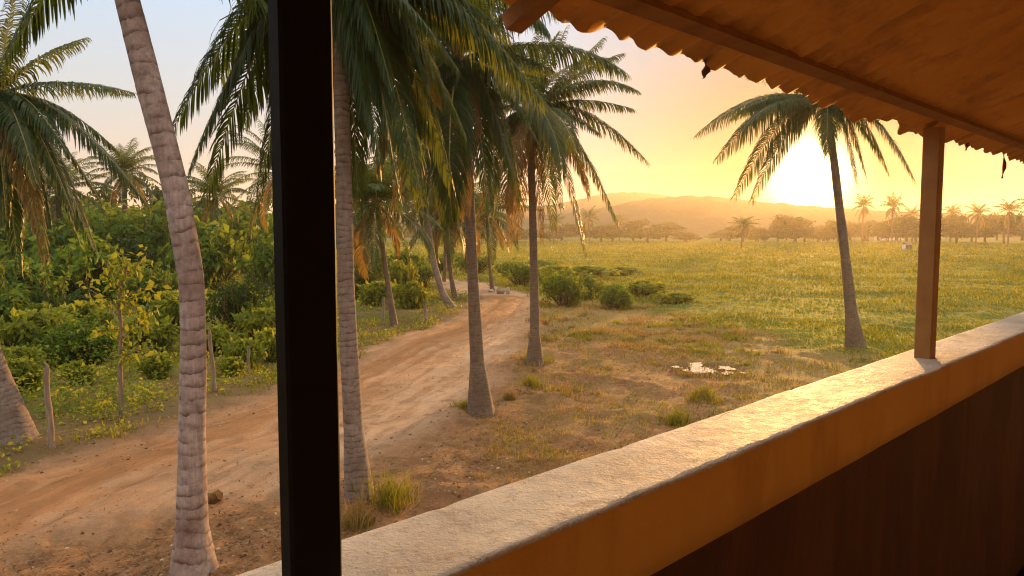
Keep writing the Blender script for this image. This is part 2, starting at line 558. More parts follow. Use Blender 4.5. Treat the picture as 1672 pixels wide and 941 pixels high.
# ------------------------------------------------------------------ puddle
def make_puddle():
    t = NT("puddle_water")
    nrm = t.bump(t.noise(9, 3, vec=t.coord('Object')), 0.12, 0.02)
    b = t.n('ShaderNodeBsdfPrincipled')
    b.inputs['Base Color'].default_value = (0.92, 0.90, 0.88, 1)
    b.inputs['Roughness'].default_value = 0.05
    b.inputs['IOR'].default_value = 1.33
    b.inputs['Metallic'].default_value = 0.85
    t.link(nrm, b.inputs['Normal'])
    mat = t.done(b.outputs[0])
    m = MB()
    st = 0.018
    gx, gy = np.meshgrid(np.arange(-1.25, 1.25, st), np.arange(-1.5, 1.5, st))
    x, y = gx.ravel(), gy.ravel()
    dd = np.hypot(x / 1.0, y / 1.15)
    val = fbm(x + 40, y * 0.55 + 11, 0.42, 77, 4) - 0.36 - dd * dd * 0.30 + 0.16 * (vnoise(x, y * .6, 0.11, 5) - 0.5)
    keep = val > 0
    for a, b_ in zip(x[keep], y[keep]):
        pass
    xs, ys = x[keep], y[keep]
    idx = {}
    V, Fc = [], []

    def vid(i, j):
        if (i, j) not in idx:
            idx[(i, j)] = len(V)
            jx = (_hash(np.array([i]), np.array([j]), 3)[0] - .5) * .3
            jy = (_hash(np.array([i]), np.array([j]), 4)[0] - .5) * .3
            V.append([(i + jx) * st, (j + jy) * st, 0])
        return idx[(i, j)]
    for a, b_ in zip(xs, ys):
        i, j = int(round(a / st)), int(round(b_ / st))
        Fc.append([vid(i, j), vid(i + 1, j), vid(i + 1, j + 1), vid(i, j + 1)])
    m.add(V, Fc)
    o = m.build("puddle", mat, loc=(PUD[0], PUD[1], hz(PUD[0], PUD[1]) + 0.035))
    tag(o, "shallow bright puddle mirroring the sky on dry grass", "puddle", kind="structure")


make_puddle()

# ------------------------------------------------------------------ palms
UP = np.array([0, 0, 1.0])


def unit(v):
    return v / (np.linalg.norm(v, axis=-1, keepdims=True) + 1e-9)


def frond_mesh(curve, leaf_len, n=64, width=0.035, droop=1.0, roll=0.0, fold=0.25, seed=0, wsc=1.0, gap=0.0):
    """leaflets along a midrib curve; returns (leaf MB, rib MB)"""
    rg = np.random.default_rng(seed)
    c = np.asarray(curve, float)
    s = np.linspace(0, 1, len(c))
    L = np.linalg.norm(np.diff(c, axis=0), axis=1).sum()
    out = c[-1] - c[0]
    out[2] = 0
    if np.linalg.norm(out) < 0.15:
        out = np.array([0.3, -0.8, 0])
    out = unit(out)
    side = np.cross(out, UP)
    t = np.linspace(0.13, 0.995, n)
    t = np.clip(t + rg.normal(0, 0.002, n), 0, 1)
    P = np.stack([np.interp(t, s, c[:, k]) for k in range(3)], 1)
    T0 = unit(np.gradient(c, axis=0))
    T = unit(np.stack([np.interp(t, s, T0[:, k]) for k in range(3)], 1))
    nrm = unit(np.cross(np.broadcast_to(side, T.shape), T))
    prof = np.interp(t, [0, 0.13, 0.28, 0.55, 0.8, 0.95, 1.0], [0.3, 0.55, 0.95, 1.0, 0.72, 0.42, 0.3]) * leaf_len
    mb = MB()
    ro = roll * (0.3 + 0.7 * t)
    sd = side[None, :] * np.cos(ro)[:, None] + nrm * np.sin(ro)[:, None]
    nn = unit(np.cross(sd, T))
    nn = nn * np.sign((nn * nrm).sum(1))[:, None]
    for sg in (-1, 1):
        ln = prof * rg.uniform(0.82, 1.1, n)
        if gap:
            ln = ln * np.where(rg.random(n) < gap, rg.uniform(0.05, 0.5, n), 1)
        fw = np.interp(t, [0, 0.5, 1], [0.35, 0.6, 1.6])
        d0 = unit(sg * sd + T * fw[:, None] + nn * fold + rg.normal(0, 0.07, (n, 3)))
        g = -UP[None, :] * (droop * rg.uniform(0.7, 1.3, n))[:, None]
        d1 = unit(d0 + g * 0.55)
        d2 = unit(d1 + g * 0.95)
        d3 = unit(d2 + g * 0.9)
        p0 = P
        p1 = p0 + d0 * (ln * 0.24)[:, None]
        p2 = p1 + d1 * (ln * 0.30)[:, None]
        p3 = p2 + d2 * (ln * 0.28)[:, None]
        p4 = p3 + d3 * (ln * 0.20)[:, None]
        wv = []
        for d in (d0, d1, d2, d3):
            w = T - (T * d).sum(1)[:, None] * d
            w = unit(w + 1e-3)
            wv.append(w)
        wd = width * wsc * rg.uniform(0.75, 1.2, n)[:, None] * np.interp(t, [0, .2, .8, 1], [0.8, 1, 0.9, 0.5])[:, None]
        rows = [(p0, wv[0], 0.55), (p1, wv[0], 1.0), (p2, wv[1], 0.95), (p3, wv[2], 0.65), (p4, wv[3], 0.08)]
        V = []
        for p, w, k in rows:
            V.append(p - w * wd * k * 0.5)
            V.append(p + w * wd * k * 0.5)
        V = np.stack(V, 1)  # n,10,3
        base = (np.arange(n) * 10)[:, None]
        fc = np.concatenate([base + np.array([2 * q, 2 * q + 1, 2 * q + 3, 2 * q + 2])[None, :] for q in range(4)])
        mb.add(V.reshape(-1, 3), fc)
    rb = MB()
    rad = np.interp(s, [0, 0.08, 0.5, 1], [0.05, 0.03, 0.016, 0.004]) * (L / 4.0) ** 0.5
    rb.tube(c, rad, 6, cap=False)
    return mb, rb


def bez(B, C, T, n=22):
    t = np.linspace(0, 1, n)[:, None]
    return (1 - t) ** 2 * B + 2 * t * (1 - t) * C + t * t * T


def grav_curve(B, az, e0, L, bend, n=22):
    o = np.array([math.sin(az), math.cos(az), 0])
    p = np.array(B, float)
    pts = [p.copy()]
    for k in range(n - 1):
        t = (k + 0.5) / (n - 1)
        a = e0 - bend * t ** 1.25
        p = p + (math.cos(a) * o + math.sin(a) * UP) * L / (n - 1)
        pts.append(p.copy())
    return np.array(pts)


def trunk_mesh(pts, rad, seg=18, ring=0.105, step=0.035):
    pts = np.asarray(pts, float)
    L = np.concatenate([[0], np.cumsum(np.linalg.norm(np.diff(pts, axis=0), axis=1))])
    # smooth resample (catmull-like through cubic on many points)
    n = int(L[-1] / step)
    q = np.linspace(0, L[-1], n)
    P = np.stack([np.interp(q, L, pts[:, k]) for k in range(3)], 1)
    ker = np.hanning(max(5, int(1.0 / step)) | 1)
    ker /= ker.sum()
    h = len(ker) // 2
    Pp = np.vstack([2 * P[0] - P[h:0:-1], P, 2 * P[-1] - P[-2:-h - 2:-1]])
    P = np.stack([np.convolve(Pp[:, k], ker, 'valid') for k in range(3)], 1)
    r = np.interp(q, L, rad)
    ph = (q / ring + 0.4 * np.sin(q * 2.3) + .3 * np.sin(q * 5.1 + 1)) % 1
    r = r * (1 + 0.006 * np.where(ph < 0.2, -ph * 5, -1 + (ph - 0.2) * 1.25) + 0.02 * np.sin(q * 3.1))
    mb = MB()
    mb.tube(P, r, seg)
    # irregular section
    v = mb.v[0]
    k = np.arange(len(v)) % seg
    i = np.arange(len(v)) // seg
    wob = 1 + 0.03 * np.sin(k * 2 * PI / seg * 3 + i * 0.05) + 0.025 * (_hash(i // 3, k, 8) - 0.5)
    flare = np.exp(-q[i] / 0.35)
    wob = wob * (1 + .12 * np.exp(-q[i] / .13))
    wob = wob + flare * 0.16 * np.sin(k * 2 * PI / seg * 5 + 1)
    ctr = P[i]
    mb.v[0] = ctr + (v - ctr) * wob[:, None]
    return mb


def near_palm(label, path, rad_px, crown, tips, nrand, L=4.0, leaf=0.75, bark='bark', seed=1, group="tall coconut palms near the balcony", old_frac=0.25, nuts=True, n_leaf=125, rmin=-0.9, dr=1.1, rand_az=None, ring=0.105, wsc=1.0):
    rg = np.random.default_rng(seed)
    bx, by = path[0]
    b = ground_at(bx, by)
    yb = b[1]
    b = np.array([b[0], b[1], hz(b[0], b[1]) - 0.20])
    root = thing("coconut_palm", label, "palm tree", b, group=group)
    pts = [at_depth(px, py, yb) - b for px, py in path]
    pts[0] = np.zeros(3)
    B = at_depth(crown[0], crown[1], yb) - b
    pts.append(B)
    rad = [r / F * yb for r in rad_px] + [rad_px[-1] / F * yb]
    trunk_mesh(pts, rad, ring=ring).build("trunk", M[bark], root, smooth=True, hattr=True)
    fb = MB()
    rr = rad[-1]
    fb.tube([B - UP * 0.5, B - UP * 0.25, B + UP * 0.05, B + UP * 0.35, B + UP * 0.7], [rr * 0.95, rr * 1.25, rr * 1.5, rr * 1.1, rr * 0.35], 12)
    fb.build("crown_shaft", M['fibre'], root, smooth=True)
    curves = []
    for k, tp in enumerate(tips):
        px, py, dy = tp[:3]
        arch = tp[3] if len(tp) > 3 else 0.25
        T = at_depth(px, py, yb + dy) - b
        B2 = B + UP * 0.15
        d = T - B2
        ln = np.linalg.norm(d)
        C = B2 + d * np.array([0.42, 0.42, 0.30]) + UP * arch * ln
        roll = tp[4] if len(tp) > 4 else rg.uniform(-0.35, 0.35)
        old = tp[5] if len(tp) > 5 else 0
        curves.append((bez(B2, C, T), roll, old))
    for k in range(nrand):
        az = (rand_az[k % len(rand_az)] + rg.uniform(-.2, .2)) if rand_az else k * 2.39996 + rg.uniform(-0.2, 0.2)
        f = (k + 0.5) / nrand
        e0 = np.interp(f, [0, 0.25, 0.6, 1], [1.45, 1.05, 0.5, rmin])
        bend = rg.uniform(0.9, 1.35) if f > 0.2 else rg.uniform(0.5, 0.9)
        ll = L * rg.uniform(0.85, 1.08) * (0.75 if f < 0.12 else 1)
        old = 1 if f > 1 - old_frac and rg.random() < 0.6 else 0
        curves.append((grav_curve(B + UP * 0.15, az, e0, ll, bend), rg.uniform(-0.5, 0.5), old))
    for k, (cv, roll, old) in enumerate(curves):
        ln = np.linalg.norm(np.diff(cv, axis=0), axis=1).sum()
        mb, rb = frond_mesh(cv, leaf * min(1.15, (ln / 3.6) ** 0.6), n=int(n_leaf * min(1.25, max(0.6, ln / 3.6))), droop=dr * rg.uniform(0.75, 1.3), roll=roll,
                            seed=seed * 100 + k, width=0.036, fold=0.14, gap=0.09 + 0.12 * old, wsc=wsc)
        fo = mb.build("frond", M['frond_old'] if old else M['frond'], root)
        if old:
            fo["label"] = "dry yellow-brown hanging frond"
        rb.build("midrib", M['fibre'] if old else M['midrib'], fo, smooth=True)
    if nuts:
        for k in range(7):
            a = k * 0.9 + rg.uniform(-.2, .2)
            p = B + np.array([math.cos(a) * 0.30, math.sin(a) * 0.30, -0.12 - 0.14 * (k % 3)])
            nb = MB()
            tt = np.linspace(0, 1, 9)
            nb.tube(np.stack([p[0] + tt * 0, p[1] + tt * 0, p[2] - 0.14 + 0.28 * tt], 1), 0.105 * np.sin(np.clip(tt, 0.03, 0.97) * PI) ** 0.6, 10)
            nb.build("coconut", M['nut'], root, smooth=True)
    return root


# 0: leaning palm at the left border
near_palm("coconut palm leaning out of the left border, flared base beside a fence post",
          [(34, 727), (10, 650), (-18, 580), (-45, 450), (-40, 330), (-22, 230)], [30, 20, 18, 16, 14, 13], (-10, 172),
          [(140, 62, 0, .22), (218, 152, -.5, .16), (242, 336, -.3, .26), (155, 410, -.6, .3, .2), (105, 330, .8, .3), (30, 440, -1, .25, 0.4), (-60, 430, 0, .3),
           (75, 425, -1.2, .3, 0.3, 1), (130, 395, .7, .3), (52, 5, .5, .1), (-80, -30, 0, .1), (30, -50, 1, .05), (195, 250, 1.2, .3), (60, 300, -1.5, .3), (10, 360, -1, .3), (110, 250, -1, .3), (40, 390, .5, .35), (165, 330, 0.5, .28), (20, 400, .8, .35, .3), (80, 370, -.2, .34, -.3), (120, 350, -1, .32, .3), (-20, 400, -.6, .35)],
          8, L=3.4, leaf=0.68, seed=3, rand_az=[-1.2, -1.9, -2.6, 2.9, -0.7])
# 1: big trunk left of the black post
near_palm("thick ringed coconut palm trunk standing closest to the balcony, left of the black post",
          [(316, 947), (313, 860), (313, 700), (316, 560), (314, 459), (287, 306), (246, 153), (208, 0)], [40, 26, 21, 20, 20, 20, 20, 19], (187, -82),
          [(8, 96, .3, .12), (470, 44, .4, .22)], 7, L=3.6, leaf=0.8, seed=5, rmin=0.75, nuts=False, bark='bark_big', ring=0.19, old_frac=0, rand_az=[-2.6, 3.1, 2.6, -2.2, 0.2, -0.6])
# 2: slender palm directly behind the black post
near_palm("coconut palm trunk half hidden right behind the black post",
          [(589, 823), (577, 705), (569, 560), (565, 450), (562, 306), (557, 150)], [25, 16.5, 14.5, 13.5, 13, 12.5], (552, -22),
          [(280, 216, 0, .34), (310, 276, -.4, .32), (335, 326, .4, .38), (420, 335, .5, .4), (652, 318, -1.3, .32, 0.9), (757, 215, -.4, .28, .4), (884, 165, 0, .28, .3), (600, 210, -1, .3),
           (590, 300, 1, .4), (690, 340, 1.2, .4, .5), (640, 150, -1.4, .3, .7), (470, 330, .8, .4), (400, 200, 1.2, .35), (700, 250, .8, .35, -.4), (360, 130, 1.6, .3),
           (700, 130, -.8, .25, .6), (685, 305, -.6, .34, -.5), (620, 265, -1.5, .36, .6), (585, 335, .3, .4), (735, 300, .6, .36, .3), (830, 60, .8, .2, .4), (780, -30, 0, .2), (710, 60, -1.3, .2, .5), (640, 60, 1.4, .2), (745, 110, 1.4, .25, -.4)], 12, L=3.8, leaf=0.9, seed=8, rand_az=[0.3, -0.4, 0.9, 2.8, -2.5], rmin=-0.2, wsc=1.1)
# 3
near_palm("coconut palm rooted in bare dirt between road and field, left of the full-crowned one",
          [(787, 681), (779, 590), (773, 480), (769, 380), (765, 290), (756, 190)], [24, 12, 9.3, 8.6, 8, 7.6], (748, 108),
          [(650, 320, 0, .36), (700, 345, -.6, .35), (672, 262, -.8, .32), (838, 285, -.5, .34), (800, 345, -.7, .36), (880, 235, 0, .3), (640, 345, .8, .4, 0, 1), (720, -60, 0, .1), (805, -40, 0, .12), (905, 118, 0, .2),
           (850, 330, .8, .36), (760, 350, -1, .3, 0, 1), (735, 330, 1, .3), (690, 150, -1.2, .25), (600, 250, 0, .3), (690, 20, .6, .2)], 18, L=4.0, leaf=0.88, bark='bark2', seed=12, ring=0.08)
# 4
near_palm("coconut palm with full round crown, trunk rising from grass at the field edge",
          [(874, 603), (873, 540), (872, 450), (870, 350), (867, 270)], [16, 8, 6.6, 6, 5.8], (863, 192),
          [(1016, 88, 0, .18), (985, 62, .6, .1), (1000, 132, -.6, .18), (1033, 178, 0, .2), (1056, 264, 0, .3), (1008, 364, -.5, .33), (957, 418, -.7, .4), (925, 45, 0, .05), (880, 40, .5, .02), (800, 392, 0, .4), (772, 388, .5, .4, 0, 1), (832, 402, -.8, .4, 0, 1),
           (830, 60, 0, .1), (775, 272, 0, .3), (758, 335, .6, .36), (918, 340, -1, .4), (905, 375, .9, .42), (960, 300, 1, .3), (760, 190, 0, .25), (845, 390, 1, .4, 0, 1), (980, 220, -1, .25), (885, 395, 0.3, .4, 0, 1)], 13, L=3.9, leaf=0.8, bark='bark2', seed=21, n_leaf=112, ring=0.08, dr=.9)
# 5: the palm in front of the sun
near_palm("lone coconut palm standing in the grass in front of the low sun",
          [(1398, 572), (1389, 500), (1380, 420), (1371, 340), (1362, 265)], [16, 9, 7.3, 6.6, 6], (1350, 183),
          [(1139, 219, 0, .33, .5), (1171, 260, -.4, .36, .8), (1199, 322, 0, .38, .9), (1228, 327, .6, .36, .8), (1400, 300, -1.0, .4, .8), (1350, 255, -1.2, .5, .5), (1494, 296, 0, .42, -.7), (1450, 280, .8, .4, -.6), (1415, 290, .3, .45, -.6), (1260, 90, 0, .1), (1330, 40, 0, .05), (1420, 60, 0, .1), (1480, 120, 0, .2), (1500, 190, .6, .3),
           (1210, 180, -.8, .25), (1425, 235, -1, .35)], 9, L=4.2, leaf=0.98, bark='bark2', seed=33, n_leaf=120, rmin=0.1, ring=0.08, nuts=False, dr=0.95)

# mid-distance palms: one crown mesh each
def crown_mesh(nf, L, leaf, nl, width, seed, lo=-0.9):
    rg = np.random.default_rng(seed)
    A, Bm = MB(), MB()
    for k in range(nf):
        f = (k + 0.5) / nf
        e0 = np.interp(f, [0, 0.25, 0.6, 1], [1.45, 1.0, 0.45, lo])
        cv = grav_curve((0, 0, 0.1), k * 2.39996 + rg.uniform(-.2, .2), e0, L * rg.uniform(.85, 1.1), rg.uniform(.8, 1.3), 12)
        mb, rb = frond_mesh(cv, leaf, n=nl, droop=rg.uniform(.7, 1.3), roll=rg.uniform(-.5, .5), seed=seed * 50 + k, width=width, gap=.1)
        old = 1 if (f > 0.86 and k % 2) else 0
        A.add(np.vstack(mb.v), np.vstack(mb.f - 0 if False else [x for x in mb.f]), old)
        A.add(np.vstack(rb.v), np.vstack(rb.f), 2)
    return A


def mid_palm(label, path, rpx, crown, L, seed, group, dep=None, bark='bark2'):
    bx, by = path[0]
    b = ground_at(bx, by) if dep is None else at_depth(bx, by, dep)
    yb = b[1]
    b = np.array([b[0], b[1], hz(b[0], b[1]) - 0.05])
    root = thing("coconut_palm", label, "palm tree", b, group=group)
    pts = [at_depth(px, py, yb) - b for px, py in path]
    pts[0] = np.zeros(3)
    B = at_depth(crown[0], crown[1], yb) - b
    pts.append(B)
    rad = [r / F * yb for r in rpx]
    rad = rad + [rad[-1]] * (len(pts) - len(rad))
    trunk_mesh(pts, rad, seg=10, ring=0.1, step=0.05).build("trunk", M[bark], root, smooth=True, hattr=True)
    o = crown_mesh(34, L, 0.85, 60, 0.055, seed).build("crown", [M['frond'], M['frond_old'], M['midrib']], root)
    o.location = B
    return root


G2 = "slim palms along the bend of the road"
mid_palm("slim palm with pale trunk curving left on the green verge of the road", [(738, 506), (722, 478), (708, 430), (699, 370), (694, 325)], [8, 5.5, 5, 4.5, 4.2], (690, 285), 3.6, 41, G2, bark='bark')
mid_palm("slim palm leaning left beside the dark round bush, nearest the black post", [(644, 532), (636, 480), (628, 430), (622, 385)], [6.5, 4.5, 4, 4], (614, 335), 3.6, 42, G2)
mid_palm("slim straight palm just behind the curved one on the verge", [(743, 489), (736, 450), (731, 400)], [5, 3.6, 3.2], (729, 355), 3.6, 43, G2)
mid_palm("thin palm with a white painted foot where the road turns", [(804, 475), (800, 440), (797, 400)], [4, 2.4, 2.2], (795, 352), 4.0, 44, G2)
mid_palm("thin palm behind the bend of the road, farthest along it", [(725, 462), (727, 425)], [3.5, 2.6], (727, 352), 4.2, 45, G2)
mid_palm("slender palm behind the dark round bush, crown hidden in the big fronds", [(602, 470), (601, 420)], [4.5, 3.5], (598, 330), 4.2, 46, G2)
G3 = "palms rising behind the green thicket"
mid_palm("palm with upright crown seen against the sky left of the thick trunk", [(205, 452), (203, 400)], [4.5, 3.6], (204, 284), 4.4, 51, G3)
mid_palm("low drooping palm behind the thicket, below the leaning palm fronds", [(100, 468), (99, 400)], [5, 4], (95, 315), 4.6, 52, G3)
mid_palm("palm whose crown shows just left of the black post", [(462, 476), (464, 400)], [5, 4.5], (455, 285), 5.6, 53, G3)
mid_palm("palm behind the thicket, right of the thick trunk", [(352, 452), (352, 400)], [4, 3.6], (352, 322), 4.2, 54, G3)
mid_palm("small palm at the back of the thicket near the left border", [(18, 455), (18, 400)], [4.5, 3.6], (20, 335), 4.2, 55, G3)

# ------------------------------------------------------------------ far palms
far_protos = []
for s in (61, 62, 63):
    rt = thing("far_palm", None, None, (0, 0, 0))
    tb = MB()
    zz = np.linspace(0, 7, 12)
    tb.tube(np.stack([0.25 * np.sin(zz * 0.35 + s), 0.15 * np.cos(zz * 0.3), zz], 1), np.interp(zz, [0, .5, 7], [.32, .2, .16]), 8)
    tb.build("trunk", M['bark2'], rt, smooth=True)
    o = crown_mesh(20, 3.6, 0.85, 16, 0.20, s).build("crown", [M['frond'], M['frond_old'], M['midrib']], rt)
    o.location = (0.25 * math.sin(7 * 0.35 + s), 0.15 * math.cos(2.1), 7)
    far_protos.append(rt)
GF = "distant palms along the far edge of the field"
used = set()
FARP = [  # px, depth, top y (crown centre), label
    (1213, 205, 368, "single round palm out in the middle of the hazy field"),
    (1408, 330, 338, "distant palm silhouette just right of the sun palm trunk"),
    (1457, 320, 340, "distant palm silhouette left of the brown post, wide crown"),
    (1488, 360, 352, "small distant palm touching the left edge of the brown post"),
    (1552, 350, 350, "first distant palm right of the brown post"),
    (1594, 310, 350, "second distant palm right of the brown post"),
    (1646, 280, 346, "third distant palm right of the brown post, tall and leaning"),
    (1690, 230, 338, "palm crown cut by the right border"),
    (962, 300, 356, "distant palm above the bushes at the foot of the hill, right of the full palm"),
    (1012, 400, 362, "small far palm above the hedge at the foot of the hill"),
    (905, 260, 362, "far palm seen under the fronds of the full palm"),
    (1290, 480, 372, "tiny far palm below the sun"),
    (1730, 260, 345, None), (1800, 260, 340, None), (780, 420, 362, None), (660, 380, 362, None)]
for i, (px, dep, ty, lb) in enumerate(FARP):
    p = at_depth(px, 390, dep)
    zc = at_depth(px, ty, dep)[2]
    z0 = hz(p[0], p[1])
    k = i % 3
    sc_ = max(0.6, (zc - z0) / 7.0)
    s2 = (max(0.9, min(1.5, sc_ * 0.95)),) * 2 + (sc_,)
    if px == 1213:
        s2 = (1.25, 1.25, sc_)
    lb = lb or "far palm at the edge of the plain, hazy silhouette"
    rt = far_protos[k]
    if k in used:
        dup(rt, (p[0], p[1], z0), i * 1.3, s2, lb, "palm tree", GF)
    else:
        used.add(k)
        rt.location = (p[0], p[1], z0)
        rt.rotation_euler = (0, 0, i * 1.3)
        rt.scale = s2
        tag(rt, lb, "palm tree", GF)

# ------------------------------------------------------------------ leaves, bushes, trees
def leaf_quads(P, N, size, rg, aspect=0.55, droop=0.25):
    n = len(P)
    d = unit(rg.normal(size=(n, 3)) + np.array([0, 0, -droop]))
    N = unit(N)
    d = unit(d - (d * N).sum(1)[:, None] * N)
    w = np.cross(N, d)
    s = size * rg.uniform(0.6, 1.3, n)[:, None]
    tip = P + d * s + UP * (-0.12) * s
    a = P + d * s * 0.45 + w * s * aspect * 0.5 + N * s * 0.10
    b = P + d * s * 0.45 - w * s * aspect * 0.5 + N * s * 0.10
    V = np.stack([P, a, tip, b], 1).reshape(-1, 3)
    f = (np.arange(n) * 4)[:, None] + np.arange(4)[None, :]
    return V, f


def clump(mb, c, r, n, size, rg, mat=0, up=0.5):
    """leaves through the outer part of an uneven ball"""
    u = unit(rg.normal(size=(n, 3)))
    u[:, 2] = np.abs(u[:, 2]) * np.where(rg.random(n) < 0.72, 1, -1)
    rad = rg.random(n) ** 0.35
    bump = 1 + 0.30 * np.sin(u[:, 0] * 5 + c[0] * 3) * np.sin(u[:, 1] * 4 + c[1] * 5) + 0.2 * np.sin(u[:, 2] * 7 + c[2])
    P = np.asarray(c) + u * (rad * bump)[:, None] * np.asarray(r)
    N = unit(u + rg.normal(0, 0.55, (n, 3)) + np.array([0, 0, up]))
    V, f = leaf_quads(P, N, size, rg)
    mb.add(V, f, mat)


def bush_proto(seed, lobes=8, leaves=2600, size=0.13, h=1.0, mat='bush', sprigs=14):
    rg = np.random.default_rng(seed)
    root = thing("bush", None, None, (0, 0, 0))
    mb, sb = MB(), MB()
    for k in range(lobes):
        a = rg.uniform(0, 2 * PI)
        q = rg.uniform(0, 0.62)
        c = np.array([math.cos(a) * q, math.sin(a) * q, rg.uniform(0.22, 0.72) * (1 - 0.35 * q)])
        r = rg.uniform(0.2, 0.42) * np.array([1, 1, 0.8])
        clump(mb, c, r, leaves // lobes, size, rg)
        sb.tube(np.array([[0, 0, -0.1], [c[0] * .6, c[1] * .6, c[2] * .5], c]), [0.03, 0.02, 0.008], 5, cap=False)
    for k in range(sprigs):
        a = rg.uniform(0, 2 * PI)
        q = rg.uniform(0.1, 0.8)
        p0 = np.array([math.cos(a) * q, math.sin(a) * q, 0.55 * (1 - .4 * q)])
        p1 = p0 + np.array([math.cos(a) * .15, math.sin(a) * .15, rg.uniform(.2, .5)])
        sb.tube(np.array([[0, 0, -.1], p0 * .7, p0, (p0 + p1) / 2 + rg.normal(0, .03, 3), p1]), [0.02, .015, 0.012, 0.009, 0.004], 4, cap=False)
        m = 16
        tt = rg.random(m)[:, None]
        V, f = leaf_quads(p0 + (p1 - p0) * tt, unit(rg.normal(size=(m, 3)) + UP * .6), size * 1.15, rg)
        mb.add(V, f)
    mb.build("foliage", M[mat], root)
    sb.build("stem", M['stem'], root, smooth=True)
    return root


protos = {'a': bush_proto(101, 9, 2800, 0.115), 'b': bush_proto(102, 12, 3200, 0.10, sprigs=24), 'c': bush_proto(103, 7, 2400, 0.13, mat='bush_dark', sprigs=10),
          'd': bush_proto(104, 10, 2600, 0.16, mat='bush'), 'e': bush_proto(105, 6, 1500, 0.2, mat='weed', sprigs=30), 'f': bush_proto(106, 14, 3400, 0.085, mat='bush_dark', sprigs=20)}
pused = set()


def bush(kind, px, py, wpx, hpx, label, group, seed=0, dep=None):
    if dep is None:
        g = ground_at(px, py)
    else:
        g = at_depth(px, 390, dep)
    d = g[1]
    s = (wpx / F * d / 2 / 0.85, wpx / F * d / 2 / 0.85, hpx / F * d / 0.95)
    loc = (g[0], g[1], hz(g[0], g[1]) - 0.03)
    rz = (px * 0.37 + py * 1.7) % 6.28
    rt = protos[kind]
    if kind in pused:
        return dup(rt, loc, rz, s, label, "bush", group)
    pused.add(kind)
    rt.location, rt.rotation_euler, rt.scale = loc, (0, 0, rz), s
    return tag(rt, label, "bush", group)


GT = "bushes of the green thicket left of the road"
TH = "leafy green bush in the thicket behind the fence posts, merging with its neighbours"
for a in [('a', 35, 512, 150, 95), ('d', 150, 498, 150, 110), ('b', 255, 512, 120, 85), ('a', 90, 470, 190, 120), ('b', 230, 455, 180, 120), ('d', 350, 470, 150, 105), ('a', 440, 480, 120, 95), ('b', 10, 455, 170, 110),
          ('a', 165, 440, 190, 115), ('d', 290, 436, 170, 110), ('b', 400, 445, 170, 110), ('c', 120, 520, 80, 50), ('d', 15, 560, 120, 90), ('b', -60, 540, 150, 140), ('a', -80, 470, 200, 150), ('d', 470, 450, 150, 100), ('e', 290, 545, 110, 70), ('e', 60, 585, 110, 80), ('e', 235, 575, 90, 60), ('e', 430, 560, 80, 60), ('e', 130, 560, 100, 70),
          ('e', 200, 420, 150, 80), ('e', 380, 425, 130, 70), ('e', 30, 425, 150, 80), ('e', 345, 575, 80, 50), ('b', 100, 432, 200, 100), ('c', 240, 470, 130, 90), ('d', 60, 500, 110, 80)]:
    bush(*a, TH, GT)
for a in [('e', 30, 640, 80, 55), ('e', 125, 628, 50, 40), ('d', 150, 590, 90, 60), ('e', 400, 596, 60, 50), ('e', 440, 585, 60, 55), ('e', 250, 615, 60, 40), ('e', 5, 690, 60, 40), ('b', 110, 590, 110, 75), ('e', 30, 610, 70, 45), ('e', 375, 610, 50, 30), ('b', 440, 550, 90, 70)]:
    bush(*a, "bright green roadside shrub between the fence posts and the thicket", "roadside shrubs left of the track")
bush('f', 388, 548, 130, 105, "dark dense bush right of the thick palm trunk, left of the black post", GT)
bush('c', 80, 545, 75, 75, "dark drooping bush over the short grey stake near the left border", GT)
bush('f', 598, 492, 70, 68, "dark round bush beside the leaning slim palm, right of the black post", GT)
GV = "bushes on the verge inside the road bend"
VL = "small green bush on the verge inside the road bend"
for a in [('e', 668, 505, 60, 45), ('b', 690, 470, 70, 40), ('a', 660, 450, 90, 45), ('e', 620, 500, 60, 40), ('a', 720, 445, 70, 30), ('b', 600, 455, 80, 60), ('e', 655, 480, 50, 55)]:
    bush(*a, VL, GV)
GB = "bushes at the near edge of the field"
bush('b', 920, 500, 80, 62, "rounded leafy bush just right of the full palm trunk", GB)
bush('a', 1005, 503, 80, 44, "wide low green bush, right one of the pair at the field edge", GB)
bush('d', 955, 488, 70, 40, "green bush set back between the pair at the field edge", GB)
FB = "low green shrub scattered in the field"
GS = "low shrubs scattered over the field"
for a in [('e', 1050, 482, 70, 26), ('a', 850, 468, 70, 40), ('e', 900, 462, 80, 28), ('e', 960, 455, 90, 22), ('a', 830, 452, 60, 28), ('b', 780, 446, 80, 34), ('d', 740, 436, 80, 26), ('e', 1010, 448, 80, 14), ('d', 880, 440, 80, 16),
          ('e', 1100, 492, 70, 16)]:
    bush(*a, FB, GS)

# ---- trees (taller): trunk + crown
def tree_proto(seed, leaves=3800, size=0.16, mat='bush_dark', lobes=16):
    rg = np.random.default_rng(seed)
    root = thing("broadleaf_tree", None, None, (0, 0, 0))
    mb, tb = MB(), MB()
    tb.tube(np.array([[0, 0, -.05], [.02, 0, .15], [0, .02, .34], [.02, 0, .6]]), [.035, .026, .02, .01], 8)
    for k in range(lobes):
        a = k * 2.4
        q = rg.uniform(0.08, 0.36)
        c = np.array([math.cos(a) * q, math.sin(a) * q, rg.uniform(.38, .86) - q * .25])
        tb.tube(np.array([[0, 0, .25 + .3 * rg.random()], c * np.array([.5, .5, .85]), c]), [.012, .009, .004], 5, cap=False)
        clump(mb, c, rg.uniform(.10, .19) * np.array([1, 1, .75]), leaves // lobes, size * .35, rg)
    tb.build("trunk", M['stem'], root, smooth=True)
    mb.build("crown", M[mat], root)
    return root


tprot = {'t': tree_proto(201), 'u': tree_proto(202, 3000, 0.2, 'far', 20), 'v': tree_proto(203, 3000, .2, 'far', 14)}
tused = set()


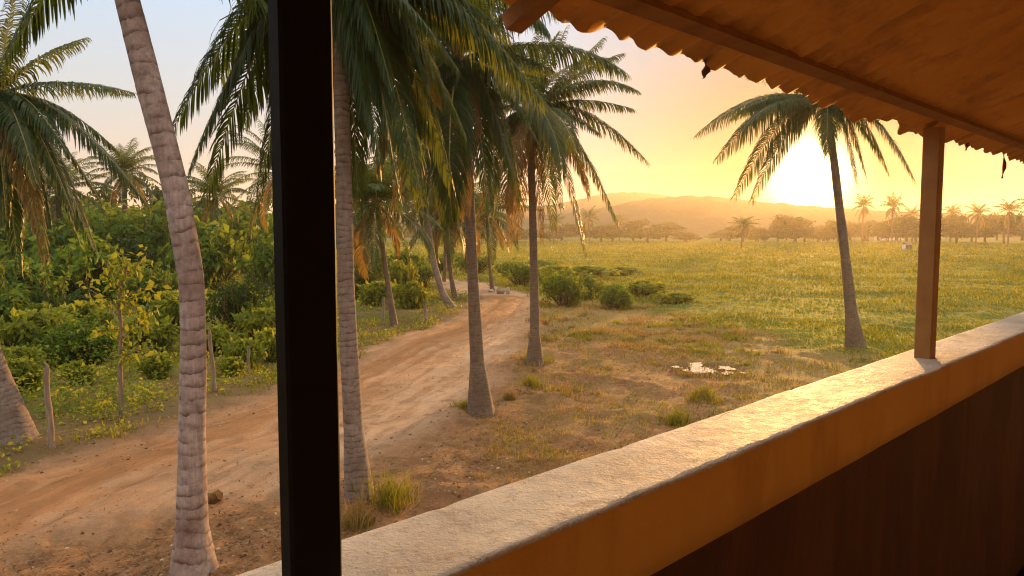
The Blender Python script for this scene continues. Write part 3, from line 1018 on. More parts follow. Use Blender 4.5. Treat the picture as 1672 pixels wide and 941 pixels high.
def tree(kind, px, dep, topy, wpx, label, group, low=0.0):
    g = at_depth(px, 390, dep)
    zt = at_depth(px, topy, dep)[2]
    z0 = hz(g[0], g[1]) - 0.05
    w = wpx / F * dep
    s = (w, w, (zt - z0) / 1.0)
    rz = (px * .61) % 6.28
    rt = tprot[kind]
    if kind in tused:
        return dup(rt, (g[0], g[1], z0), rz, s, label, "tree", group)
    tused.add(kind)
    rt.location, rt.rotation_euler, rt.scale = (g[0], g[1], z0), (0, 0, rz), s
    return tag(rt, label, "tree", group)


GBT = "dark trees behind the thicket"
BT = "dark leafy tree rising behind the green thicket"
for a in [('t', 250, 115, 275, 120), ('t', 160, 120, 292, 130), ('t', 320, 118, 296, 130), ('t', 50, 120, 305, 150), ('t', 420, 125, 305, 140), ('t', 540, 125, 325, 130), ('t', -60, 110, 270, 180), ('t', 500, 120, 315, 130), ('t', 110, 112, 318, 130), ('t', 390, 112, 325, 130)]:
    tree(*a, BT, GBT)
GFT = "trees of the hazy far edge of the field"
FT = "hazy rounded tree along the far edge of the field"
rg = np.random.default_rng(5)
xs = list(range(600, 1140, 27)) + list(range(1180, 1820, 15))
for i, px in enumerate(xs):
    big = 930 < px < 1110
    top = rg.uniform(352, 372) if big else (rg.uniform(364, 380) if px < 1235 else rg.uniform(346, 374) - (6 if px > 1500 else 0))
    dep = rg.uniform(300, 420)
    tree('uv'[i % 2], px + rg.uniform(-9, 9), dep, top, rg.uniform(40, 90), FT, GFT)
tree('u', 1120, 330, 377, 60, "last low tree at the right end of the hedge below the hill", GFT)

# ------------------------------------------------------------------ sapling
def sapling():
    g = ground_at(199, 682)
    d = g[1]
    rg = np.random.default_rng(77)
    b = np.array([g[0], g[1], hz(g[0], g[1])])
    root = thing("sapling", "thin young tree with sparse yellow-green leaves at the roadside, left of the thick palm", "sapling", b)
    def w(px, py, dy=0):
        return at_depth(px, py, d + dy) - b
    tb = MB()
    main = [np.zeros(3) - UP * .05, w(196, 600), w(198, 540), w(194, 490), w(203, 455), w(208, 430)]
    tb.tube(main, [.06, .05, .045, .04, .03, .018], 8)
    br = [((196, 560), (225, 520), (250, 505)), ((197, 520), (165, 480), (140, 470)), ((195, 495), (230, 465), (255, 470)), ((200, 470), (180, 440), (165, 420)), ((203, 455), (225, 430), (240, 415)), ((196, 585), (220, 570), (245, 570)), ((198, 540), (172, 530), (150, 540)), ((194, 490), (215, 490), (232, 540))]
    ends = []
    for k, b3 in enumerate(br):
        dy = rg.uniform(-.6, .6)
        pts = [w(*b3[0]), w(*b3[1], dy * .5), w(*b3[2], dy)]
        tb.tube(bez(pts[0], pts[1], pts[2], 8), np.linspace(.018, .006, 8), 5, cap=False)
        ends.append(bez(pts[0], pts[1], pts[2], 8))
    tb.build("trunk", M['wood'], root, smooth=True)
    mb = MB()
    ends.append(np.array(main[2:]))
    for e in ends:
        m = 34
        P = e[rg.integers(1, len(e), m)] + rg.normal(0, .14, (m, 3))
        V, f = leaf_quads(P, unit(rg.normal(size=(m, 3)) + UP * .3), 0.2, rg, .6, .9)
        mb.add(V, f)
    mb.build("foliage", M['weed'], root)


sapling()

# ------------------------------------------------------------------ fence posts, stumps, stones
def stake(px, py0, py1, wpx, label, lean=0, dep=None, fork=False):
    g = ground_at(px, py1)
    d = g[1]
    b = np.array([g[0], g[1], hz(g[0], g[1]) - .05])
    top = at_depth(px + lean, py0, d) - b
    mb = MB()
    r = wpx / F * d / 2
    n = 9
    t = np.linspace(0, 1, n)[:, None]
    P = t * top + np.random.default_rng(int(px)).normal(0, r * .18, (n, 3))
    mb.tube(P, r * (1.08 - .2 * t[:, 0]), 9)
    if fork:
        mb.tube(np.array([top * .97, top + np.array([.0, .02, .06]), top + np.array([-.05, 0, .14])]), [r * .6, r * .45, r * .2], 6)
    o = mb.build("fence_post", M['wood'], loc=b, smooth=True)
    tag(o, label, "fence post", "wooden fence posts along the road")
    return o


stake(85, 602, 736, 10, "tall grey wooden fence post beside the leaning palm base", -9, fork=True)
stake(351, 543, 642, 7, "slim fence post just right of the thick palm trunk", -9, fork=True)
stake(72, 540, 578, 8, "short grey stake in the thicket under the dark drooping bush", 0)
stake(695, 498, 528, 5, "small fence stake on the verge near the road bend", 0)
stake(625, 485, 520, 5, "thin pale stake beside the leaning slim palm", 2)
stake(403, 565, 605, 5, "low stake among weeds right of the thick palm, near the black post", 3)


def blob(name, mat, loc, r, seed, label, cat, group=None):
    rg = np.random.default_rng(seed)
    mb = MB()
    n, k = 12, 14
    th = np.linspace(0.02, PI - .02, n)
    V = []
    for t in th:
        for j in range(k):
            a = j / k * 2 * PI
            u = np.array([math.sin(t) * math.cos(a), math.sin(t) * math.sin(a), math.cos(t)])
            q = 1 + .18 * math.sin(3 * u[0] + seed) + .15 * math.sin(4 * u[1] + 2 * seed) + .1 * math.sin(7 * u[2]) + rg.normal(0, .03)
            V.append(u * q * np.asarray(r))
    i, j = np.meshgrid(np.arange(n - 1), np.arange(k), indexing='ij')
    f = np.stack([i * k + j, (i + 1) * k + j, (i + 1) * k + (j + 1) % k, i * k + (j + 1) % k], -1).reshape(-1, 4)
    mb.add(V, f)
    o = mb.build(name, mat, loc=loc, smooth=True)
    return tag(o, label, cat, group)


g = ground_at(818, 480)
blob("tree_stump", M['wood'], (g[0], g[1], hz(g[0], g[1]) + .16), (.3, .28, .32), 3, "weathered brown stump at the bend of the road", "stump")
g = ground_at(829, 481)
blob("stone", M['rock'], (g[0], g[1], hz(g[0], g[1]) + .2), (.14, .14, .36), 5, "upright pale stone beside the stump at the road bend", "stone")
g = ground_at(801, 477)
blob("stone", M['rock'], (g[0], g[1], hz(g[0], g[1]) + .08), (.22, .2, .16), 6, "low pale stone at the foot of the thin palm at the road bend", "stone")
g = ground_at(343, 826)
mb = MB()
gz = hz(g[0], g[1])
mb.tube(np.array([[-.12, .02, .05], [0, 0, .09], [.1, -.02, .14]]), [.09, .10, .085], 10)
rgx = np.random.default_rng(4)
mb.v[0] = mb.v[0] + rgx.normal(0, .012, mb.v[0].shape)
tag(mb.build("coconut_husk", M['fibre'], loc=(g[0] + .03, g[1] + .1, gz), smooth=True), "broken brown coconut husk lying right of the thick palm trunk", "husk")
for k, (px, py, s) in enumerate([(590, 838, .5), (780, 690, .45), (878, 606, .4)]):
    pass

# ------------------------------------------------------------------ distant white buildings
def far_house(px, dep, w, h, y0, label):
    g = at_depth(px, 390, dep)
    root = thing("farm_building", label, "building", (g[0], g[1], hz(g[0], g[1])), 0.4, "white buildings among the distant trees")
    a = MB()
    a.box((0, 0, h / 2), (w, w * .7, h))
    a.build("wall", M['white'], root)
    rf = MB()
    v = [[-w * .55, -w * .42, h], [w * .55, -w * .42, h], [w * .55, w * .42, h], [-w * .55, w * .42, h], [-w * .55, 0, h * 1.45], [w * .55, 0, h * 1.45]]
    rf.add(v, [[0, 1, 5, 4], [3, 4, 5, 2], [0, 4, 3, 3], [1, 2, 5, 5], [0, 3, 2, 1]])
    rf.build("roof", M['redroof'], root)
    d = MB()
    d.box((0, -w * .35 - .03, h * .36), (1.0, .06, h * .72))
    d.build("door", M['wood'], root)
    for q in (-.3, .3):
        wn = MB()
        wn.box((w * q, -w * .35 - .03, h * .55), (1.0, .06, 1.0))
        wn.build("window", M['stem'], root)


far_house(1441, 420, 7, 3.6, 0, "white farm building under the distant palms right of the sun")
far_house(1465, 425, 6, 3.4, 0, "second smaller white farm building touching the first, left of the brown post")
far_house(1481, 190, 1.8, 1.5, 0, "small white shed in the field beside the brown post")

# ------------------------------------------------------------------ grass and ground cover (uncountable)
def blades(px_, py_, hgt, nb, rg, spread, width, lean=.5):
    n = len(px_)
    x = np.repeat(px_, nb) + rg.normal(0, 1, n * nb) * np.repeat(spread, nb)
    y = np.repeat(py_, nb) + rg.normal(0, 1, n * nb) * np.repeat(spread, nb)
    z = height(x, y) - .02
    h = np.repeat(hgt, nb) * rg.uniform(.5, 1.2, n * nb)
    a = rg.uniform(0, 2 * PI, n * nb)
    ln = rg.uniform(.1, lean, n * nb)
    o = np.stack([np.cos(a), np.sin(a), np.zeros(n * nb)], 1)
    a2 = rg.uniform(0, 2 * PI, n * nb)
    w = np.stack([np.cos(a2), np.sin(a2), np.zeros(n * nb)], 1) * (np.repeat(width, nb) * rg.uniform(.7, 1.3, n * nb))[:, None] * .5
    p0 = np.stack([x, y, z], 1)
    p1 = p0 + UP * (h * .6)[:, None] + o * (h * ln * .4)[:, None]
    p2 = p0 + UP * (h * (1 - .3 * ln))[:, None] + o * (h * ln * 1.1)[:, None]
    V = np.stack([p0 - w, p0 + w, p1 + w * .8, p1 - w * .8, p2 + w * .12, p2 - w * .12], 1).reshape(-1, 3)
    b = (np.arange(n * nb) * 6)[:, None]
    f = np.concatenate([b + np.array([[0, 1, 2, 3]]), b + np.array([[3, 2, 4, 5]])])
    return V, f


def scatter(n, rmin, rmax, seed, amax=50, pw=0.0):
    rg = np.random.default_rng(seed)
    u = rg.random(n)
    if pw == 0:
        r = rmin * (rmax / rmin) ** u
    else:
        r = (rmin ** pw + u * (rmax ** pw - rmin ** pw)) ** (1 / pw)
    a = np.radians(rg.uniform(-amax, amax, n))
    return r * np.sin(a), r * np.cos(a), r, rg


x, y, r, rg = scatter(62000, 11, 340, 301, 48)
dirt, road, dry = zones(x, y)
patch = fbm(x, y, 6, 50)
hum = fbm(x, y, 3.2 + 0 * x, 60)
hum = np.clip((hum - .32) / .4, 0.12, 1.4) ** 1.6
verge = (x < -1.5) & (y < 50)
k = (dirt < 0.4) & (dry < 0.6) & (rg.random(len(x)) < np.where(verge, np.clip((fbm(x, y, 2.6, 55) - .46) * 3.5, .03, .55), 0.35 + patch))
x, y, r, hum, verge = x[k], y[k], r[k], hum[k], verge[k]
hg = (0.13 + 0.0022 * r) * (0.35 + 1.1 * hum) * np.where(verge, 1.2, 1.0)
V, f = blades(x, y, hg, 7, rg, 0.07 + 0.006 * r, 0.012 + 0.0011 * r, .8)
m = MB()
m.add(V, f)
tag(m.build("grass", M['grass']), "green grass covering the field and the roadside", "grass", kind="stuff")

x, y, r, rg = scatter(30000, 8, 60, 302, 50)
dirt, road, dry = zones(x, y)
patch = fbm(x, y, 1.9, 70)
k = (road < 0.3) & (((dry > .3) & (patch > .57)) | ((dirt > .12) & (dirt < .45)) | ((dry > .5) & (dirt < .3) & (patch > .45))) & (rg.random(len(x)) < .8)
x, y, r = x[k], y[k], r[k]
V, f = blades(x, y, (0.09 + .0016 * r) * (0.5 + fbm(x, y, 1.5, 80)), 7, rg, 0.05 + .003 * r, 0.008 + .0006 * r, .9)
m = MB()
m.add(V, f)
tag(m.build("dry_grass", M['dry']), "short straw coloured grass on bare soil", "grass", kind="stuff")

# hummocks of longer grass in the dry zone
x, y, r, rg = scatter(2600, 14, 55, 311, 45)
dirt, road, dry = zones(x, y)
k = (road < .15) & ((dry > .35) | ((dirt > .1) & (x > 0))) & (fbm(x, y, 4, 66) > .50)
x, y, r = x[k], y[k], r[k]
for part_, mat_, nm, lb, sd_ in ((0, 'dry', 'dry_grass', "long straw hummocks between bare patches", 0), (1, 'grass', 'grass', "low green hummocks in the dry meadow", 1)):
    q_ = _hash(np.arange(len(x)), np.zeros(len(x)), 5) > .55
    q_ = q_ if part_ else ~q_
    m = MB()
    xx, yy, rr_ = np.repeat(x[q_], 9), np.repeat(y[q_], 9), np.repeat(r[q_], 9)
    sz = np.repeat(rg.uniform(.5, 1.4, q_.sum()), 9)
    V, f = blades(xx + rg.normal(0, .24, len(xx)) * sz, yy + rg.normal(0, .2, len(xx)) * sz, (.12 + .0035 * rr_) * sz, 8, rg, .07 * sz, .008 + .0006 * rr_, 1.0)
    m.add(V, f)
    tag(m.build(nm, M[mat_]), lb, "grass", kind="stuff")

# fine green shoots among dry grass
x, y, r, rg = scatter(9000, 9, 60, 303, 45)
dirt, road, dry = zones(x, y)
patch = fbm(x, y, 2.5, 90)
k = (road < .3) & (dry > .4) & (patch > .52)
x, y, r = x[k], y[k], r[k]
V, f = blades(x, y, .10 + .002 * r, 7, rg, 0.06 + .003 * r, 0.009 + .0006 * r, .7)
m = MB()
m.add(V, f)
tag(m.build("grass", M['grass']), "thin green shoots among the dry grass", "grass", kind="stuff")

# broad leaved weeds on the left verge and in the thicket floor
x, y, r, rg = scatter(30000, 12, 75, 304, 48)
dirt, road, dry = zones(x, y)
d = rut(x, y)
patch = fbm(x, y, 2.0, 95)
k = (dirt < .5) & (dry < .3) & (x < 4) & (rg.random(len(x)) < np.clip(0.02 + 3.0 * (patch - .46) + .3 * (d > 6) + .2 * (d < 1.2), 0, 1))
x, y, r = x[k], y[k], r[k]
P = np.stack([np.repeat(x, 9), np.repeat(y, 9), np.zeros(len(x) * 9)], 1)
P[:, :2] += rg.normal(0, .14, (len(P), 2))
P[:, 2] = height(P[:, 0], P[:, 1]) + rg.random(len(P)) ** 1.4 * np.repeat(np.clip(.05 + .9 * (patch[k] - .3) + .06 * np.minimum(d[k], 8), .08, 1.0), 9)
V, f = leaf_quads(P, unit(rg.normal(0, .6, (len(P), 3)) + UP * .8), 0.10, rg, .6)
V2 = V.reshape(-1, 4, 3)
sc2 = np.repeat(1 + r * .012, 9)[:, None, None]
V2 = V2[:, :1] + (V2 - V2[:, :1]) * sc2
m = MB()
m.add(V2.reshape(-1, 3), f)
tag(m.build("undergrowth", M['weed']), "broad leaved weeds covering the ground left of the road", "weeds", kind="stuff")

# dead leaf litter and twigs on the soil
x, y, r, rg = scatter(46000, 7.5, 40, 305, 50)
dirt, road, dry = zones(x, y)
patch = fbm(x, y, 1.2, 99)
k = (dirt > .2) & (rg.random(len(x)) < np.clip((patch - .36) * 3.2, 0.06, 1) * (1 - .8 * road))
x, y, r = x[k], y[k], r[k]
mo = np.repeat(np.array(MOUNDS), 170, axis=0) + rg.normal(0, .62, (170 * len(MOUNDS), 2))
x, y = np.concatenate([x, mo[:, 0]]), np.concatenate([y, mo[:, 1]])
P = np.stack([x, y, height(x, y) + .012], 1)
V, f = leaf_quads(P, unit(rg.normal(0, .35, (len(P), 3)) + UP), .10, rg, .22, 0)
m = MB()
m.add(V, f)
tag(m.build("leaf_litter", M['litter']), "dead leaves and husk fibres strewn on the soil", "litter", kind="stuff")


# clods and pebbles on the track and the bare soil
x, y, r, rg = scatter(15000, 8, 45, 321, 46)
dirt, road, dry = zones(x, y)
k = (dirt > .3) & (rg.random(len(x)) < np.clip((fbm(x, y, 1.6, 120) - .40) * 4, .05, 1) * (1 - .45 * road))
x, y = x[k], y[k]
n_ = len(x)
q8 = np.array([[-1, -1, -.6], [1, -1, -.6], [1, 1, -.6], [-1, 1, -.6], [-.6, -.6, .7], [.6, -.6, .7], [.6, .6, .7], [-.6, .6, .7]])
sz = (.010 + .028 * rg.random(n_) ** 3)[:, None, None]
V = np.stack([x, y, height(x, y)], 1)[:, None, :] + q8[None] * sz * rg.uniform(.55, 1.35, (n_, 8, 3)) * np.array([1, 1, .75])
b_ = (np.arange(n_) * 8)[:, None]
m = MB()
m.add(V.reshape(-1, 3), np.concatenate([b_ + np.array([q_]) for q_ in ([4, 5, 6, 7], [0, 1, 5, 4], [1, 2, 6, 5], [2, 3, 7, 6], [3, 0, 4, 7])]))
t = NT("soil_clod")
c_ = t.ramp(t.n('ShaderNodeNewGeometry').outputs['Random Per Island'], [(.2, (.10, .05, .025)), (.6, (.25, .135, .065)), (.95, (.46, .33, .22))])
M['clod'] = t.done(t.bsdf(c_, .9, .1))
tag(m.build("clods", M['clod']), "small clods and pebbles strewn over the track and bare soil", "clods", kind="stuff")


# distinct grass tufts
def tuft(px, py, wpx, hpx, n, label, mat='grass', seed=1):
    g = ground_at(px, py)
    rg = np.random.default_rng(seed)
    d = g[1]
    q = 26
    xs_ = g[0] + rg.normal(0, wpx / F * d * .22, q)
    ys_ = g[1] + rg.normal(0, wpx / F * d * .22, q)
    V, f = blades(xs_, ys_, np.full(q, hpx / F * d), n, rg, np.full(q, .05), np.full(q, .012), 1.0)
    m = MB()
    b = np.array([g[0], g[1], hz(g[0], g[1])])
    m.add(V - b, f)
    V, f = blades(xs_, ys_, np.full(q, hpx / F * d * .6), n // 2, rg, np.full(q, .08), np.full(q, .010), 1.3)
    m.add(V - b, f, 1)
    o = m.build("grass_tuft", [M[mat], M['grass'] if mat == 'dry' else M['dry']], loc=b)
    tag(o, label, "grass tuft", "grass tufts on the bare soil")


tuft(640, 832, 105, 62, 10, "large half dry grass tuft right of the palm base behind the black post", seed=1)
tuft(582, 862, 60, 40, 12, "low dry tuft between the palm base and the balcony wall", 'dry', seed=2)
tuft(868, 634, 34, 24, 12, "small green grass tuft in front of the full palm trunk", seed=3)
tuft(880, 598, 50, 18, 12, "grass ring around the foot of the full palm", seed=4)
tuft(832, 655, 16, 22, 8, "thin lit grass sprig right of the dark soil patch", 'dry', seed=5)
tuft(762, 676, 40, 16, 10, "short grass left of the third palm base", seed=6)
tuft(1128, 612, 46, 9, 10, "sparse short grass at the near rim of the puddle", 'dry', seed=9)
tuft(1110, 690, 60, 26, 14, "dry yellow-green tuft close above the balcony wall", seed=7)
tuft(1150, 655, 60, 22, 14, "grass tuft between puddle and balcony wall", seed=8)

# ------------------------------------------------------------------ hills
def hill(name, pts, dep0, dep1, label, seed):
    """ridge whose crest passes through given silhouette heights"""
    px = np.array([p[0] for p in pts], float)
    py = np.array([p[1] for p in pts], float)
    ang = np.arctan((px - W / 2) / F)
    n, k = 420, 46
    A = np.linspace(ang[0], ang[-1], n)
    crest_px = np.interp(A, ang, py)
    ker = np.hanning(31)
    ker /= ker.sum()
    crest_px = np.convolve(np.pad(crest_px, 15, 'edge'), ker, 'valid')
    rr = np.linspace(dep0, dep1, k)
    crest_r = dep0 + (dep1 - dep0) * .6
    zc = (HOR - crest_px) / F * crest_r / np.cos(A) * np.cos(A) + CAMZ
    V = np.zeros((n, k, 3))
    for j, q in enumerate(rr):
        t = (q - dep0) / (dep1 - dep0)
        prof = ss(0, .6, np.array([t]))[0] ** 1.0 if t <= .6 else 1 - ss(.6, 1.0, np.array([t]))[0]
        # forward distance q along y (depth), fanned out
        x_, y_ = np.tan(A) * q, np.full(n, q)
        z = zc * prof + (fbm(x_, y_, 160, seed, 3) - .5) * 8 * prof * (1 - prof) * 4 + (vnoise(x_, y_, 9, seed + 9) - .5) * 2.0 * min(1, prof * 2) + (vnoise(x_, y_, 4.5, seed + 19) - .5) * 1.6 * min(1, prof * 2)
        V[:, j] = np.stack([x_, y_, z - 1.0], 1)
    i, j = np.meshgrid(np.arange(n - 1), np.arange(k - 1), indexing='ij')
    f = np.stack([i * k + j, (i + 1) * k + j, (i + 1) * k + j + 1, i * k + j + 1], -1).reshape(-1, 4)
    mb = MB()
    mb.add(V.reshape(-1, 3), f)
    return tag(mb.build(name, M['hill'], smooth=True), label, kind="structure")


t = NT("wooded_hillside")
v = t.coord('Object')
c = t.ramp(t.noise(.02, 6, .65, vec=v), [(.3, (.04, .04, .025)), (.55, (.06, .055, .035)), (.75, (.09, .075, .05))])
c = t.mix(t.ramp(t.noise(.18, 3, .6, vec=v), [(.45, (0, 0, 0)), (.6, (.5, .5, .5))]), c, (.03, .035, .02))
M['hill'] = t.done(t.bsdf(c, .95, .05, t.bump(t.noise(.25, 4, .6, vec=v), 1.0, 2.0)))
hill("hill", [(-500, 372), (300, 368), (700, 356), (860, 352), (930, 350), (985, 338), (1060, 324), (1100, 319), (1150, 319), (1200, 324), (1260, 331), (1330, 337), (1420, 342), (1500, 347), (1600, 350), (1750, 353), (2300, 360)], 620, 950, "near wooded ridge", 5)
hill("hill", [(-300, 372), (500, 362), (800, 345), (900, 335), (960, 322), (1000, 313), (1035, 312), (1080, 318), (1140, 330), (1250, 345), (1500, 360), (2200, 368)], 960, 1280, "farther ridge", 15)

# ------------------------------------------------------------------ balcony
AZ = math.atan((2054 - W / 2) / F)
D2 = np.array([math.sin(AZ), math.cos(AZ), 0])
N2 = np.array([-math.cos(AZ), math.sin(AZ), 0])
CAPZ = CAMZ - 0.463


def sp_(s, p, z):
    return D2 * s + N2 * p + UP * z


def plane_hit(px, py, p):
    d = ray(px, py)
    t = p / (d @ N2)
    q = np.array([0, 0, CAMZ]) + d * t
    return q @ D2, q[2]


def z_hit(px, py, z):
    q = ground_at(px, py, z)
    return q @ D2, q @ N2


p_out = np.mean([z_hit(1000, 733, CAPZ)[1], z_hit(1500, 565, CAPZ)[1], z_hit(700, 835, CAPZ)[1]])
p_in = np.mean([z_hit(1000, 826, CAPZ)[1], z_hit(1500, 616, CAPZ)[1]])
band = CAPZ - np.mean([plane_hit(1066, 941, p_in)[1], plane_hit(1500, 693, p_in)[1]])
print("p_out", p_out, "p_in", p_in, "band", band)
FLOORZ = 2.8
S0, S1 = -4.0, 13.0


def plaster_cap_mat():
    t = NT("weathered_cream_plaster")
    v = t.coord('Object')
    n1 = t.noise(3.5, 6, .65, vec=v)
    n2 = t.noise(22, 6, .7, vec=v)
    n3 = t.noise(130, 4, .7, vec=v)
    c = t.ramp(n1, [(.3, (.34, .27, .21)), (.52, (.50, .42, .335)), (.72, (.60, .52, .43))])
    c = t.mix(t.ramp(n2, [(.56, (0, 0, 0)), (.68, (.55, .55, .55))]), c, (.27, .19, .13))
    c = t.mix(t.ramp(t.noise(7, 7, .75, vec=v, dist=1.5), [(.54, (0, 0, 0)), (.64, (.65, .65, .65))]), c, (.25, .19, .145))
    crack = t.n('ShaderNodeTexVoronoi', feature='DISTANCE_TO_EDGE')
    crack.inputs['Scale'].default_value = 5
    nv = t.n('ShaderNodeMix', data_type='VECTOR')
    t.link(v, nv.inputs[4])
    nt_ = t.n('ShaderNodeTexNoise')
    nt_.inputs['Scale'].default_value = 6
    t.link(v, nt_.inputs['Vector'])
    t.link(nt_.outputs['Color'], nv.inputs[5])
    nv.inputs[0].default_value = .25
    t.link(nv.outputs[1], crack.inputs['Vector'])
    ck = t.ramp(crack.outputs['Distance'], [(0, (1, 1, 1)), (.012, (0, 0, 0))])
    ck = t.math('MULTIPLY', ck, t.ramp(t.noise(2, 3, vec=v), [(.5, (0, 0, 0)), (.6, (1, 1, 1))]))
    c = t.mix(t.math('MULTIPLY', ck, .5), c, (.16, .10, .07))
    hh = t.math('ADD', t.math('MULTIPLY', n3, .55), t.math('ADD', n2, t.math('MULTIPLY', n1, .8)))
    hh = t.math('SUBTRACT', hh, t.math('MULTIPLY', ck, .5))
    c = t.mix(t.ramp(t.noise(70, 4, .7, vec=v), [(.60, (0, 0, 0)), (.68, (.7, .7, .7))]), c, (.20, .14, .10))
    rg_ = t.math('ADD', .42, t.math('MULTIPLY', t.noise(40, 4, .7, vec=v), .5))
    return t.done(t.bsdf(c, rg_, .4, t.bump(hh, .8, .012)))


def wall_mat(name, a, b, stain, rough=.8):
    t = NT(name)
    v = t.coord('Object')
    n1 = t.noise(2.2, 6, .65, vec=v)
    st = t.noise(1.0, 5, .65, vec=t.coord('Object', (4, 4, 1.1)))
    c = t.ramp(n1, [(.3, a), (.7, b)])
    c = t.mix(t.ramp(st, [(.5, (0, 0, 0)), (.66, (.75, .75, .75))]), c, stain)
    hh = t.math('ADD', t.noise(60, 4, .65, vec=v), t.math('MULTIPLY', t.noise(9, 4, vec=v), .8))
    return t.done(t.bsdf(c, rough, .25, t.bump(hh, .35, .006)))


M['cap'] = plaster_cap_mat()
M['band'] = wall_mat("flare_toned_plaster", (.55, .30, .07), (.64, .36, .085), (.46, .245, .055))  # ochre holds the flare's orange cast over the shaded inner face
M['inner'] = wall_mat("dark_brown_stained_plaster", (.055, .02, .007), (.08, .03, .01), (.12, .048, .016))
M['house'] = wall_mat("warm_house_plaster", (.72, .56, .36), (.78, .62, .42), (.62, .46, .28))
M['floor'] = wall_mat("cement_floor", (.36, .25, .16), (.44, .32, .21), (.28, .18, .11))

bw = thing("balcony_wall", "plastered balcony parapet running diagonally, worn pale top, dark inner face", "parapet", (0, 0, 0))
# cap: cross-section swept in fine steps with worn edges
def sweep_cap():
    ss_ = np.concatenate([np.arange(S0, -.5, .1), np.arange(-.5, 5, .012), np.arange(5, S1, .06)])
    zt, zb = CAPZ, CAPZ - band
    sec = []
    bev = .006
    np_ = 13
    for q in np.linspace(p_in + bev, p_out - bev, np_):
        sec.append((q, zt))
    top = sec
    sec = [(p_in, zb), (p_in, zb + (zt - zb) * .33), (p_in, zb + (zt - zb) * .66), (p_in, zt - bev * 1.2), (p_in + bev * .35, zt - bev * .35)] + top + [(p_out - bev * .35, zt - bev * .35), (p_out, zt - bev), (p_out, zb)]
    n = len(sec)
    rg = np.random.default_rng(9)
    V = np.zeros((len(ss_), n, 3))
    for k, (q, z) in enumerate(sec):
        dz = (fbm(ss_, np.full_like(ss_, q * 3), .25, 200, 4) - .5) * .007 * (1 if z > zt - .02 else .2)
        chip = np.clip(fbm(ss_, np.full_like(ss_, 3.3 + (q > .85)), .07, 230, 4) - .60, 0, 1) * .014
        dp = (fbm(ss_, np.full_like(ss_, z * 4), .3, 210, 4) - .5) * .006
        if k in (3, 4, 5):
            dz = dz - chip * .55
            dp = dp + chip * .7
        if k in (n - 4, n - 3, n - 2):
            dz = dz - chip * .5
            dp = dp - chip * .6
        V[:, k] = ss_[:, None] * D2 + (q + dp)[:, None] * N2 + (z + dz)[:, None] * UP
    i, j = np.meshgrid(np.arange(len(ss_) - 1), np.arange(n), indexing='ij')
    jn = (j + 1) % n
    f = np.stack([i * n + j, (i + 1) * n + j, (i + 1) * n + jn, i * n + jn], -1).reshape(-1, 4)
    f = f[:, ::-1]
    jj = j.reshape(-1)
    mb = MB()
    mb.add(V.reshape(-1, 3), f)
    mb.m[0] = np.where((jj < 3), 1, 0).astype(np.int32)
    return mb.build("coping", [M['cap'], M['band']], bw, smooth=True)


sweep_cap()
ROT = np.array([D2, N2, UP]).T
mb = MB()
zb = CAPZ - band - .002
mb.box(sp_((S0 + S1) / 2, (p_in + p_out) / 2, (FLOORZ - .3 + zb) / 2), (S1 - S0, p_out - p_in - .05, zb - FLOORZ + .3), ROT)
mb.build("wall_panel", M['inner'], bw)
mb = MB()
mb.box(sp_((S0 + S1) / 2, (p_out + p_in) / 2 - .02, (FLOORZ - .32) / 2 - .1), (S1 - S0, .2, FLOORZ - .32 + .2), ROT)
mb.build("lower_wall", M['house'], bw)
mb = MB()
mb.box(sp_((S0 + S1) / 2, (p_in - 1.35) / 2 - .1, FLOORZ - .1), (S1 - S0, p_in + 1.5, .2), ROT)
tag(mb.build("floor", M['floor']), kind="structure")
PWALL = -1.25
mb = MB()
mb.box(sp_((S0 + S1) / 2, PWALL - .1, 3.2), (S1 - S0, .2, 6.4), ROT)
tag(mb.build("house_wall", M['house']), "warm plaster house wall at the back of the balcony", "wall", kind="structure")

# roof
P_E = (p_in + p_out) / 2 + .055
d = ray(1300, 160)
ze = np.mean([plane_hit(x_, y_, P_E)[1] for x_, y_ in [(1020, 76), (1240, 139), (1500, 214), (1600, 243)]])
SL = math.tan(math.radians(22))
print("eave p", P_E, "z", ze, "rel", ze - CAMZ)


def roof_z(p):
    return ze + (P_E - p) * SL


rf = thing("roof", "corrugated terracotta veranda roof, flare glow in its colour, with ragged scalloped eave above the balcony", "roof", (0, 0, 0))
rg = np.random.default_rng(31)
WL = .092
sv = np.arange(S0, S1, WL / 10)
nu = 26
mb = MB()
edge_j = np.interp(sv, np.arange(S0, S1 + 1, WL), rg.normal(0, .013, len(np.arange(S0, S1 + 1, WL)))) + (fbm(sv, sv * 0, .07, 300) - .5) * .03 + (fbm(sv, sv * 0, .9, 305) - .5) * .04
amp = .006
V = np.zeros((len(sv), nu, 2, 3))
for j, u in enumerate(np.linspace(0, 1, nu)):
    pe = P_E + edge_j
    p = PWALL + (pe - PWALL) * u
    z = roof_z(p) + amp * np.sin(sv / WL * 2 * PI) * (0.85 + .3 * fbm(sv, p, .8, 310)) + (fbm(sv, p, .5, 320) - .5) * .02 + .007 * ((sv / .82) % 1)
    base = sv[:, None] * D2 + p[:, None] * N2
    V[:, j, 0] = base + (z)[:, None] * UP
    V[:, j, 1] = base + (z + .014)[:, None] * UP
n = len(sv)
idx = np.arange(n * nu * 2).reshape(n, nu, 2)
q = lambda a, b, c_, d_: np.stack([a.ravel(), b.ravel(), c_.ravel(), d_.ravel()], 1)
f = [q(idx[:-1, :-1, 0], idx[:-1, 1:, 0], idx[1:, 1:, 0], idx[1:, :-1, 0]), q(idx[:-1, :-1, 1], idx[1:, :-1, 1], idx[1:, 1:, 1], idx[:-1, 1:, 1]),
     q(idx[:-1, -1, 0], idx[:-1, -1, 1], idx[1:, -1, 1], idx[1:, -1, 0])]
mb.add(V.reshape(-1, 3), np.vstack(f))
